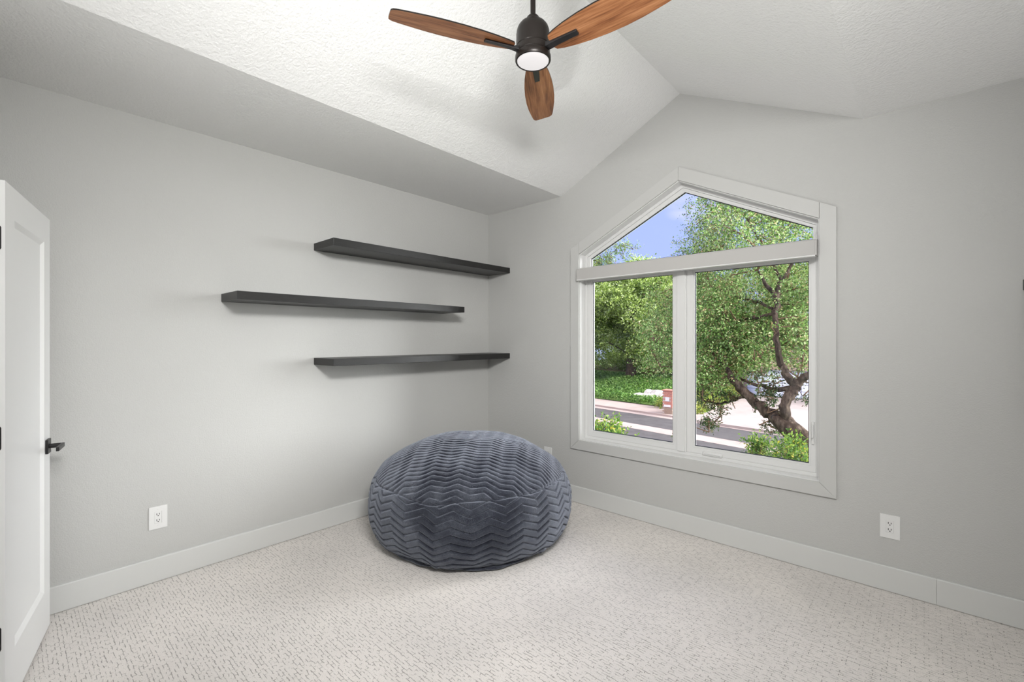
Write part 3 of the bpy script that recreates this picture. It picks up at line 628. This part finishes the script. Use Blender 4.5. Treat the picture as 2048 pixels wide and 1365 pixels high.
CL += [(0.01,6.7,0.83,0.31),(0.34,6.07,0.57,0.23),(0.15,7.01,0.87,0.26),(-0.05,7.13,0.55,0.24),(-0.06,6.18,0.7,0.31),(0.25,7.17,0.71,0.29),(0.14,6.08,0.65,0.29),(-0.18,6.44,0.78,0.24),(0.42,6.7,0.82,0.31),(-0.46,7.12,0.69,0.27),(0.28,6.05,0.57,0.23),(-0.25,6.73,0.63,0.31),(-0.11,6.06,0.88,0.27),(0.04,5.82,0.73,0.31),(0.05,6.65,0.63,0.23),(-0.2,6.74,0.62,0.32),(1.09,6.14,1.07,0.21),(1.29,6.6,0.89,0.21),(1.16,7.07,1.21,0.26),(0.99,6.03,1.04,0.26),(0.62,6.68,1.16,0.29),(0.89,6.67,1.14,0.3),(0.64,6.43,0.96,0.23),(0.79,6.38,1.13,0.23),(1.13,6.21,1.28,0.28),(1.96,6.21,1.01,0.24),(1.62,6.82,1.01,0.23),(2.0,6.52,1.17,0.23),(1.64,7.05,1.03,0.21),(1.6,6.98,1.3,0.28),(2.01,6.45,0.93,0.25)]
CLS=[(-0.0,6.02,0.34,0.13),(0.24,6.56,0.26,0.11),(-0.05,6.27,0.36,0.14),(-0.1,6.3,0.22,0.15),(0.01,6.44,0.06,0.11),(0.15,6.54,0.06,0.13),(0.09,6.12,-0.25,0.09),(0.06,6.24,-0.39,0.09),(0.12,6.13,-0.21,0.11),(0.09,6.21,-0.23,0.14),(0.26,6.4,-0.02,0.14),(0.14,6.39,-0.27,0.11),(0.32,6.26,0.31,0.12),(0.59,6.18,0.32,0.1),(0.47,6.28,0.36,0.13),(1.3,5.87,0.34,0.11),(1.35,6.01,0.15,0.1),(1.04,6.08,0.18,0.1),(1.18,6.1,0.46,0.08),(1.11,6.01,0.46,0.09),(1.24,6.04,0.49,0.11),(1.33,6.05,0.51,0.12),(1.36,6.22,-0.0,0.11),(1.22,5.83,0.4,0.11),(1.19,5.64,0.88,0.08),(1.6,6.61,0.71,0.11),(1.35,6.0,0.74,0.11),(1.21,5.69,0.68,0.08),(1.64,6.24,0.91,0.08),(0.98,5.94,0.78,0.12),(1.13,5.91,0.89,0.09),(1.56,6.06,0.45,0.12),(1.28,6.21,-0.28,0.1),(1.16,6.12,-0.15,0.08),(1.23,6.08,-0.15,0.1),(1.75,6.09,0.42,0.08),(1.8,6.19,0.37,0.07),(0.67,6.14,0.24,0.06),(-0.42,5.69,-0.48,0.04)]
# ------------------------------------------------------------------ outside, a storey below
ZG = -3.1
sx, sy, tx, ty = .987, -.16, .16, .987
def st(s, d, z=ZG): return (sx * s + tx * d, sy * s + ty * d, z)
def strip(name, d0, d1, z, m, s0=-70, s1=40, label=None, th=.10):
    b = MB(); n = 10; vs = []
    for i in range(n + 1):
        s = s0 + (s1 - s0) * i / n
        for d, zz in ((d0, z - th), (d0, z), (d1, z), (d1, z - th)): vs.append(st(s, d, zz))
    fs = [(0, 1, 2, 3), tuple(n * 4 + k for k in (3, 2, 1, 0))]
    for i in range(n):
        for k in range(4): fs.append((i * 4 + k, i * 4 + (k + 1) % 4, (i + 1) * 4 + (k + 1) % 4, (i + 1) * 4 + k))
    b.add(vs, fs); o = fixn(b.build(name, m)); return tag(o, label, kind='structure')
strip('ground', -1.5 + 2.2, 8, ZG - .02, M_grass, th=.3)
strip('road', 8, 16.6, ZG, M_asph, th=.3)
strip('gutter_strip', 16.6, 17.7, ZG + .01, M_conc, th=.3)
strip('road', 17.7, 20.5, ZG, M_asph, th=.3)
strip('gutter_strip', 20.5, 21.1, ZG + .012, M_conc, th=.3)
strip('sidewalk', 21.1, 23.6, ZG + .11, M_conc, th=.4)
strip('ground', 23.6, 75, ZG + .02, M_grass, th=.3)
# driveway with its saw-cut joints
drv = thing('driveway', (-4, 30, ZG), kind='structure')
b = MB()
L0 = [(-5.9, 21.9), (-6.35, 23.2), (-6.55, 26.5), (-6.8, 31.5), (-7.1, 36.1)]; R0 = [(6.0, 20.2), (3.4, 21.6), (3.0, 25.5), (2.4, 31.5), (1.6, 35.2)]
for i in range(4):
    for q in range(3):
        f0, f1 = q / 3 + (.0012 if q else 0), (q + 1) / 3 - (.0012 if q < 2 else 0)
        def lp(A, B_, f): return (A[0] + (B_[0] - A[0]) * f, A[1] + (B_[1] - A[1]) * f)
        a = lp(L0[i], R0[i], f0); c = lp(L0[i], R0[i], f1); e = lp(L0[i + 1], R0[i + 1], f0); g = lp(L0[i + 1], R0[i + 1], f1)
        B = MB(); zt = ZG + .13 + .0; vs = [(*p, zz) for zz in (ZG - .1, zt) for p in (a, c, g, e)]
        B.add(vs, [(3, 2, 1, 0), (4, 5, 6, 7), (0, 1, 5, 4), (1, 2, 6, 5), (2, 3, 7, 6), (3, 0, 4, 7)]); B.build('concrete_slab', M_drive, drv)

rng = np.random.default_rng(11)
def leaves_mesh(name, centers, dirs, size, aspect, m, parent=None, label=None, cat=None, own=None, kind='stuff'):
    """one folded diamond per leaf"""
    n = len(centers); c = np.asarray(centers); d = dirs / np.linalg.norm(dirs, axis=1, keepdims=True)
    r = rng.normal(size=(n, 3)); s = np.cross(d, r); s /= np.linalg.norm(s, axis=1, keepdims=True); nn = np.cross(d, s)
    L = (size * rng.uniform(.7, 1.3, n))[:, None]; Wd = L * aspect
    base = c - d * L * .5; tip = c + d * L * .5; l = c + s * Wd * .5 + nn * Wd * .18; rr = c - s * Wd * .5 + nn * Wd * .18
    o0 = off(parent) if parent else Vector(own or (0, 0, 0))
    V = np.stack([base, l, tip, rr], 1).reshape(-1, 3) - np.array(o0)
    me = bpy.data.meshes.new(name); me.vertices.add(4 * n); me.vertices.foreach_set('co', V.ravel())
    me.loops.add(4 * n); me.loops.foreach_set('vertex_index', np.arange(4 * n)); me.polygons.add(n)
    me.polygons.foreach_set('loop_start', np.arange(0, 4 * n, 4)); me.polygons.foreach_set('loop_total', np.full(n, 4))
    me.update(calc_edges=True); me.materials.append(m)
    o = bpy.data.objects.new(name, me); C.objects.link(o)
    if parent: o.parent = parent
    else: o.location = o0
    return tag(o, label, cat, kind=kind)
def sprays(blobs, per, ln, leafs, droop=0, size=None):
    """leafy sprays inside ellipsoids: returns leaf centres, directions, twig segments"""
    Cc, Dd, Tw = [], [], []
    for bl in blobs:
        x, y, z, r = bl[:4]; fz = bl[4] if len(bl) > 4 else .8
        n = max(3, int(per * r ** 2))
        u = rng.normal(size=(n, 3)); u /= np.linalg.norm(u, axis=1, keepdims=True); rad = rng.random(n) ** .45
        p = np.array([x, y, z]) + u * (rad * r)[:, None] * np.array([1, 1, fz])
        d = u * .8 + rng.normal(size=(n, 3)) * .7; d[:, 2] -= droop; d /= np.linalg.norm(d, axis=1, keepdims=True)
        t = np.linspace(0, 1, leafs)
        for k in range(leafs):
            j = rng.normal(size=(n, 3)) * ln * .16
            Cc.append(p + d * (ln * t[k]) + j); Dd.append(d + rng.normal(size=(n, 3)) * .8)
        Tw.append(np.stack([p - d * ln * .3, p + d * ln], 1))
    return np.concatenate(Cc), np.concatenate(Dd), np.concatenate(Tw)
def twig_mesh(name, seg, w, m, parent):
    n = len(seg); a = seg[:, 0]; b_ = seg[:, 1]; d = b_ - a; mid = (a + b_) / 2 + rng.normal(size=(n, 3)) * np.linalg.norm(d, axis=1, keepdims=True) * .07
    s1 = np.cross(d, rng.normal(size=(n, 3))); s1 /= np.linalg.norm(s1, axis=1, keepdims=True); s2 = np.cross(d, s1); s2 /= np.linalg.norm(s2, axis=1, keepdims=True)
    tri_ = lambda P_, ww: [P_ + s1 * ww, P_ - s1 * ww * .5 + s2 * ww * .87, P_ - s1 * ww * .5 - s2 * ww * .87]
    V = np.stack(tri_(a, w) + tri_(mid, w * .7) + [b_], 1).reshape(-1, 3) - np.array(off(parent))
    F = np.array([(0, 1, 4, 3), (1, 2, 5, 4), (2, 0, 3, 5), (3, 4, 6, 6), (4, 5, 6, 6), (5, 3, 6, 6)])
    quads = (np.arange(n)[:, None, None] * 7 + F[None, :3]).reshape(-1, 4).tolist(); tris = (np.arange(n)[:, None, None] * 7 + F[None, 3:, :3]).reshape(-1, 3).tolist()
    me = bpy.data.meshes.new(name); me.from_pydata(V.tolist(), [], quads + tris); me.materials.append(m)
    o = bpy.data.objects.new(name, me); C.objects.link(o); o.parent = parent; return tag(o, kind='stuff')

# the live oak in front of the window
oak = thing('oak_tree', (2.95, 5.35, ZG), 'gnarled live oak with a leaning forked trunk close outside the window', 'tree')
BR['trunk'] = [(2.95, 5.35, ZG - .1, .32), (2.9, 5.38, -2.3, .25)] + BR['trunk']
b = MB(); b.tube(BR['trunk'], 14, wob=.25); b.build('trunk', M_bark, oak, smooth=True)
for k_, v_ in BR.items():
    if k_ == 'trunk': continue
    P_ = []
    for i in range(len(v_) - 1):
        for t in (0, .33, .66):
            q = [v_[i][c_] + (v_[i + 1][c_] - v_[i][c_]) * t for c_ in range(4)]
            if t: q = [q[0] + rng.normal() * .018, q[1] + rng.normal() * .018, q[2] + rng.normal() * .018, q[3]]
            P_.append(q)
    P_.append(v_[-1]); b = MB(); b.tube(P_, 10, wob=.3); b.build('branch', M_bark, oak, smooth=True)
cc, dd, tw = sprays([c_ + (.75,) for c_ in CL], 330, .24, 9, .1)
cc2, dd2, tw2 = sprays([c_ + (1,) for c_ in CLS], 1100, .11, 6, .5)
tw = np.concatenate([tw, tw2])
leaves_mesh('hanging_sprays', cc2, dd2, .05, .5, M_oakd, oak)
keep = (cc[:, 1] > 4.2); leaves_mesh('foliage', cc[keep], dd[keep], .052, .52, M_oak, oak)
# secondary limbs reaching each clump of foliage, so that no clump hangs in the air
def grow_limbs(nodes, blobs, parent):
    limbs = []
    for c_ in sorted(blobs, key=lambda c_: np.min(np.linalg.norm(nodes - np.array(c_[:3]), axis=1))):
        p = np.array(c_[:3]); dist = np.linalg.norm(nodes - p, axis=1); q = nodes[np.argmin(dist)]
        m_ = (p + q) / 2 + rng.normal(size=3) * .12; w_ = .008 + .012 * min(c_[3], .8)
        limbs.append([(*q, w_ * 1.5), (*m_, w_ * 1.1), (*p, w_ * .6)]); nodes = np.vstack([nodes, p, m_])
    b = MB()
    for l_ in limbs: b.tube(l_, 5)
    tag(b.build('limbs', M_twig, parent, smooth=True), kind='stuff')
grow_limbs(np.array([p[:3] for v_ in BR.values() for p in v_ if p[2] > -.2]), CL + CLS, oak)
tk = rng.random(len(tw)) < .55; twig_mesh('twigs', tw[tk], .0035, M_twig, oak)

# a second oak left of the window view whose outer sprays reach into the triangular pane
oak2 = thing('oak_tree', (-9.2, 9.4, ZG), 'oak whose thin outer sprays reach into the left corner of the triangular pane', 'tree')
b = MB(); tk2 = [(-9.2, 9.4, ZG - .1, .26), (-9.1, 9.5, -1, .2), (-8.7, 9.8, 1.6, .17), (-8.2, 10.0, 3.2, .12), (-7.0, 10.3, 4.0, .08), (-6.0, 10.6, 4.2, .05), (-5.2, 10.9, 4.3, .025)]; b.tube(tk2, 12, wob=.25); b.build('trunk', M_bark, oak2, smooth=True)
B2 = [(-5.3, 10.47, 4.05, .32), (-4.95, 10.76, 4.35, .28), (-4.65, 11.06, 4.66, .22), (-4.4, 11.25, 4.78, .17), (-4.5, 11.2, 4.42, .14), (-4.9, 10.9, 4.1, .25), (-5.2, 10.64, 3.85, .3), (-5.7, 10.78, 4.6, .35), (-4.15, 11.4, 4.62, .09), (-6.3, 10.83, 3.7, .5), (-6.5, 10.7, 4.4, .6), (-7.2, 10.3, 3.0, .6), (-8.2, 10.4, 3.8, .8), (-7.2, 10.1, 4.9, .7), (-9.2, 10.1, 4.8, .8), (-9.6, 9.4, 3.7, .8), (-8.6, 8.9, 4.3, .7)]
cc, dd, tw = sprays([q + (.8,) for q in B2], 900, .22, 9, .1); leaves_mesh('foliage', cc, dd, .055, .52, M_oak, oak2); grow_limbs(np.array([q[:3] for q in tk2[3:]]), B2, oak2); twig_mesh('twigs', tw[::2], .004, M_twig, oak2)

# trees across the street
def far_tree(x, y, h, r, label, seed, trunk=.35, zb=None, tones=M_far, n=22, low=.12):
    rs = np.random.default_rng(seed); zb = ZG + 1.2 if zb is None else zb
    t = thing('broadleaf_tree', (x, y, zb), label, 'tree', 'trees across the street')
    b = MB(); b.tube([(x, y, zb - .3, trunk * 1.3), (x + .1, y, zb + h * .12, trunk), (x - .1, y + .1, zb + h * .3, trunk * .8), (x + .2, y, zb + h * .6, trunk * .45)], 10, wob=.3); b.build('trunk', M_bark, t, smooth=True)
    bl = []
    for i in range(n):
        a = rs.uniform(0, 2 * PI); rr = r * rs.random() ** .5 * .85; zz = zb + h * rs.uniform(low, .93); f = 1 - abs((zz - zb) / h - .5) * .9
        bl.append((x + math.cos(a) * rr * f, y + math.sin(a) * rr * f, zz, rs.uniform(.24, .42) * r * (.6 + .5 * f), .75))
        b = MB(); b.tube([(x, y, zb + (zz - zb) * .55, .09), (x + math.cos(a) * rr * f, y + math.sin(a) * rr * f, zz, .03)], 5); lb = b
        tag(lb.build('branch', M_bark, t, smooth=True)) if i < 8 else None
    c1, d1, _ = sprays(bl, 165 * (3.2 / r) ** .5, .5, 7, .2)
    leaves_mesh('foliage', c1, d1, .19, .6, tones, t)
    return t
far_tree(-21.5, 33.5, 11.8, 4.8, 'tall green tree farthest left across the street, its crown rising into the triangular pane', 1)
far_tree(-15.9, 33.5, 10.4, 4.6, 'spreading tree with a thick brown trunk behind the green bank', 2, .42, low=.22, n=26)
far_tree(-12.6, 35.2, 10.4, 4.3, 'leafy tree behind the pale rocks, right of the thick trunked tree', 3)
far_tree(-27.5, 31.0, 9.0, 4.4, 'broad tree beyond the left edge of the window view', 5)
far_tree(-6.0, 49.5, 12.5, 4.8, 'tall tree rising behind the pale garage', 4, zb=ZG)
far_tree(2.5, 49.5, 11.5, 4.8, 'tree behind the right side of the house across the street', 6, zb=ZG)
far_tree(-19.0, 42.5, 9.5, 4.8, 'darker tree in the second row behind the thick trunked tree', 7)
far_tree(-12.5, 44.5, 9.5, 4.8, 'tree in the second row, left of the house', 8)
# dark understorey hedge below those trees
hb = []
for i in range(34): s = -34 + i * .62; p = st(s, 35.2 + rng.normal() * .8, ZG + 1.75 + rng.random() * 1.4); hb.append((p[0], p[1], p[2], .85 + rng.random() * .4, .9))
c1, d1, _ = sprays(hb, 130, .4, 6, .1)
leaves_mesh('hedge', c1, d1, .17, .6, M_far, None, 'dark hedge closing off the top of the green bank under the trees', 'hedge', st(-20, 35, ZG + 1))

# bank with groundcover across the street
def bank_z(s, d):
    f = min(max((d - 23.7) / 9.0, 0), 1); return ZG + .14 + 1.35 * (f * f * (3 - 2 * f)) * min(max((-12.2 - s) / 3.2, 0), 1)
b = MB(); ns, ndv = 40, 16; vs = []; fs = []; mi = []
for i in range(ns + 1):
    s = -45 + 32.6 * i / ns
    for j in range(ndv + 1): d = 23.65 + 16 * j / ndv; vs.append(st(s, d, bank_z(s, d) + .05 * noise.noise(Vector((s, d, 0)))))
for i in range(ns):
    for j in range(ndv): a = i * (ndv + 1) + j; b.f.append((a, a + ndv + 1, a + ndv + 2, a + 1)); b.m.append(1 if j > 8 else 0)
b.v = vs; o = fixn(b.build('bank', [M_grass, M_mulch], smooth=True)); tag(o, kind='structure')
N0 = 26000; ss = rng.uniform(-36, -12.3, N0); dv = 23.7 + 7.6 * rng.random(N0); 
hh = np.array([bank_z(a_, b_) for a_, b_ in zip(ss, dv)])
bulge = .38 * np.exp(-((dv - 24.3) / .55) ** 2) + .16 + .10 * np.sin(ss * 2.1 + dv * 1.3) * np.sin(dv * 1.9)
pz = hh + bulge * rng.random(N0) ** .5
keep = ~((ss > -16.9) & (ss < -11.0) & (dv > 25.1) & (dv < 27.4))
cc = np.stack([sx * ss + tx * dv, sy * ss + ty * dv, pz], 1)[keep]; dd = rng.normal(size=(len(cc), 3)); dd[:, 2] += .8
leaves_mesh('groundcover', cc, dd, .19, .6, M_ivy, None, 'bright green ground cover spilling down the bank to the sidewalk', 'ground cover', st(-20, 25, ZG))
# pale boulders and silvery plants set in the bank
rk = 0
for i in range(14):
    s = -16.4 + (i % 7) * .82 + rng.normal() * .1; d = 25.4 + (i // 7) * 1.05 + rng.normal() * .12
    zc_ = bank_z(s, d) + .05; bm = bmesh.new(); bmesh.ops.create_icosphere(bm, subdivisions=2, radius=1)
    for v in bm.verts:
        f = 1 + .3 * noise.noise(v.co * 1.4 + Vector((i * 5, 0, 0))); v.co = Vector((v.co.x * .62 * f, v.co.y * .5 * f, v.co.z * .36 * f))
    me = bpy.data.meshes.new('boulder'); bm.to_mesh(me); bm.free(); me.materials.append(M_rock)
    o = bpy.data.objects.new('boulder', me); C.objects.link(o); p = st(s, d, zc_); o.location = p; o.rotation_euler = (0, 0, rng.random() * 3)
    tag(o, 'pale boulder in the %s row of the bank rocks, %s from the left' % ('front' if i < 7 else 'back', ('first', 'second', 'third', 'fourth', 'fifth', 'sixth', 'seventh')[i % 7]), 'boulder', 'pale boulders in the bank')
c1, d1, _ = sprays([(*st(-16.6 + i * .45, 25.0 + .3 * (i % 3), bank_z(-16, 25.2) + .12), .3, .5) for i in range(8)], 420, .15, 4, -.3)
leaves_mesh('silver_plants', c1, d1, .10, .5, M_pale, None, 'pale cream flowering plants in front of the boulders on the bank', 'plants', st(-12, 25.3, ZG + .2))
# yellow-green shrubs left of the driveway
for lab, bl in (('yellow green shrub along the left edge of the driveway', [(-6.8, 24.2, .32, .45), (-6.95, 25.3, .38, .5), (-7.05, 26.5, .4, .5), (-7.15, 27.5, .4, .5), (-8.0, 24.3, .35, .5), (-8.3, 25.5, .4, .6), (-8.3, 26.8, .45, .6), (-9.2, 25.2, .4, .5)]),
                ('yellow green shrub farther up beside the driveway', [(-7.2, 28.6, .4, .5), (-7.3, 29.8, .45, .55), (-7.35, 31.2, .45, .55), (-7.45, 32.6, .45, .55), (-7.5, 34.0, .5, .55), (-8.2, 32.4, .5, .6), (-8.4, 28.4, .5, .6), (-8.6, 30.6, .5, .6)])):
    bl = [(x, y, ZG + z, r, .8) for x, y, z, r in bl]
    c1, d1, t1 = sprays(bl, 420, .26, 6, -.3); t = thing('shrub', (bl[0][0], bl[0][1], ZG), lab, 'shrub'); leaves_mesh('foliage', c1, d1, .12, .5, M_yel, t); twig_mesh('stems', t1[::3], .012, M_twig, t)
# shrubs of the front garden, tops just reaching the bottom of the panes
def shrub(x, y, zt, r, lab):
    t = thing('shrub', (x, y, ZG), lab, 'shrub')
    b = MB(); b.tube([(x, y, ZG - .05, .05), (x + .05, y, (ZG + zt) / 2, .035), (x, y, zt - r, .02)], 7)
    bl = [(x + rng.normal() * r * .45, y + rng.normal() * r * .4, zt - r * .9 + rng.uniform(-.5, .75) * r, r * .42, 1) for i in range(11)]
    for q in bl: b.tube([(x, y, zt - r * 2.2, .02), (q[0], q[1], q[2], .006)], 5)
    b.build('stem', M_twig, t, smooth=True)
    c1, d1, t1 = sprays(bl, 1500, .13, 7, -.5); leaves_mesh('foliage', c1, d1, .052, .45, M_bright, t); twig_mesh('twigs', t1[::3], .003, M_twig, t)
shrub(.12, 2.1, .36, .36, 'leafy shrub tip showing in the lower left corner of the left pane')
shrub(1.98, 4.25, -.04, .46, 'green and yellow leafed shrub in the lower right corner under the oak trunk')
shrub(1.42, 4.55, -.14, .22, 'small light green shrub left of the yellow leafed shrub, under the oak trunk')

# brick mailbox pillar
mx_, my_ = -8.02, 23.30
MBx = thing('mailbox_pillar', (mx_, my_, ZG + .11), 'red brick mailbox pillar with white mailbox door beside the sidewalk', 'mailbox')
b = MB(); hw = .30; zb0 = ZG + .05; ht = 1.42; b.box(mx_ - hw + .015, mx_ + hw - .015, my_ - hw + .015, my_ + hw - .015, zb0, zb0 + ht - .02); b.build('pillar_core', M_mortar, MBx)
protos = {}
rows_ = 16; rh = ht / rows_
for i in range(rows_):
    z0 = zb0 + i * rh + .006; z1 = zb0 + (i + 1) * rh - .006
    m = M_brick2 if i < 5 else M_brick
    for f in range(4):
        n = 3; 
        for k in range(n):
            key = (i < 5, f % 2, k, i % 2); u0 = -hw + (2 * hw) * (k + (.5 if i % 2 else 0)) / n + .006; u1 = -hw + (2 * hw) * (k + 1 + (.5 if i % 2 else 0)) / n - .006
            u1 = min(u1, hw)
            if u1 - u0 < .03: continue
            if f == 0 and 9 <= i <= 11 and True and abs((u0 + u1) / 2) < .14: continue
            B = MB()
            if f == 0: B.box(u0, u1, -hw, -hw + .05, 0, z1 - z0)
            elif f == 1: B.box(hw - .05, hw, u0, u1, 0, z1 - z0)
            elif f == 2: B.box(u0, u1, hw - .05, hw, 0, z1 - z0)
            else: B.box(-hw, -hw + .05, u0, u1, 0, z1 - z0)
            kk = (m.name, f, round(u0, 3))
            if kk not in protos:
                o = mk('brick', B.v, B.f, m); protos[kk] = o.data; o.parent = MBx
            else:
                o = bpy.data.objects.new('brick', protos[kk]); C.objects.link(o); o.parent = MBx
            o.location = (0, 0, z0 - (ZG + .11))
B = MB(); B.box(mx_ - hw - .03, mx_ + hw + .03, my_ - hw - .03, my_ + hw + .03, zb0 + ht, zb0 + ht + .06); B.build('cap', M_brick, MBx)
B = MB(); B.box(mx_ - .12, mx_ + .12, my_ - hw - .02, my_ - hw + .2, zb0 + rh * 9.1, zb0 + rh * 11.9); mb_ = B.build('mailbox_door', M_boxwhite, MBx, bevel=.01)
B = MB(); B.box(mx_ - .2, mx_ + .2, my_ - hw - .015, my_ - hw + .01, zb0 + rh * 5.3, zb0 + rh * 6.8); B.build('number_plaque', M_boxwhite, MBx, bevel=.004)

# house across the street: pale garage door between stone piers, hipped roof
Hs = thing('house', (-5, 40, ZG), 'tan stone house with a wide pale garage door at the end of the driveway', 'house')
def hpt(s, d, z): return (-7.2 + .987 * s + .16 * d, 36.3 - .16 * s + .987 * d, z)
def hbox(B, s0, s1, d0, d1, z0, z1): B.add([hpt(s, d, z) for z in (z0, z1) for d in (d0, d1) for s in (s0, s1)], [(0, 2, 3, 1), (4, 5, 7, 6), (0, 1, 5, 4), (2, 6, 7, 3), (0, 4, 6, 2), (1, 3, 7, 5)])
B = MB(); hbox(B, -.9, 14, .35, 9, ZG - .1, ZG + 3.2); B.build('wall', M_hwall, Hs)
for s0 in (-.9, 5.1): B = MB(); hbox(B, s0, s0 + .8, 0, .35, ZG - .1, ZG + 2.24); B.build('stone_pier', M_hwall, Hs)
B = MB(); hbox(B, -.9, 5.9, -.02, .34, ZG + 2.241, ZG + 3.2); B.build('lintel', M_hwall, Hs)
gd = None
for r_ in range(4):
    for q in range(4):
        B = MB(); hbox(B, -.1 + q * 1.3 + .02, -.1 + (q + 1) * 1.3 - .02, .20, .345, ZG + .15 + r_ * .52 + .015, ZG + .15 + (r_ + 1) * .52 - .015); B.build('garage_door_panel', M_garage, Hs, bevel=.02)
B = MB(); B.add([hpt(-1.6, -.3, ZG + 3.2), hpt(14.6, -.3, ZG + 3.2), hpt(14.6, 9.6, ZG + 3.2), hpt(-1.6, 9.6, ZG + 3.2), hpt(3.4, 4.4, ZG + 5.4), hpt(9.6, 4.4, ZG + 5.4)], [(0, 1, 5, 4), (1, 2, 5), (2, 3, 4, 5), (3, 0, 4), (3, 2, 1, 0)]); fixn(B.build('roof', M_roof, Hs))
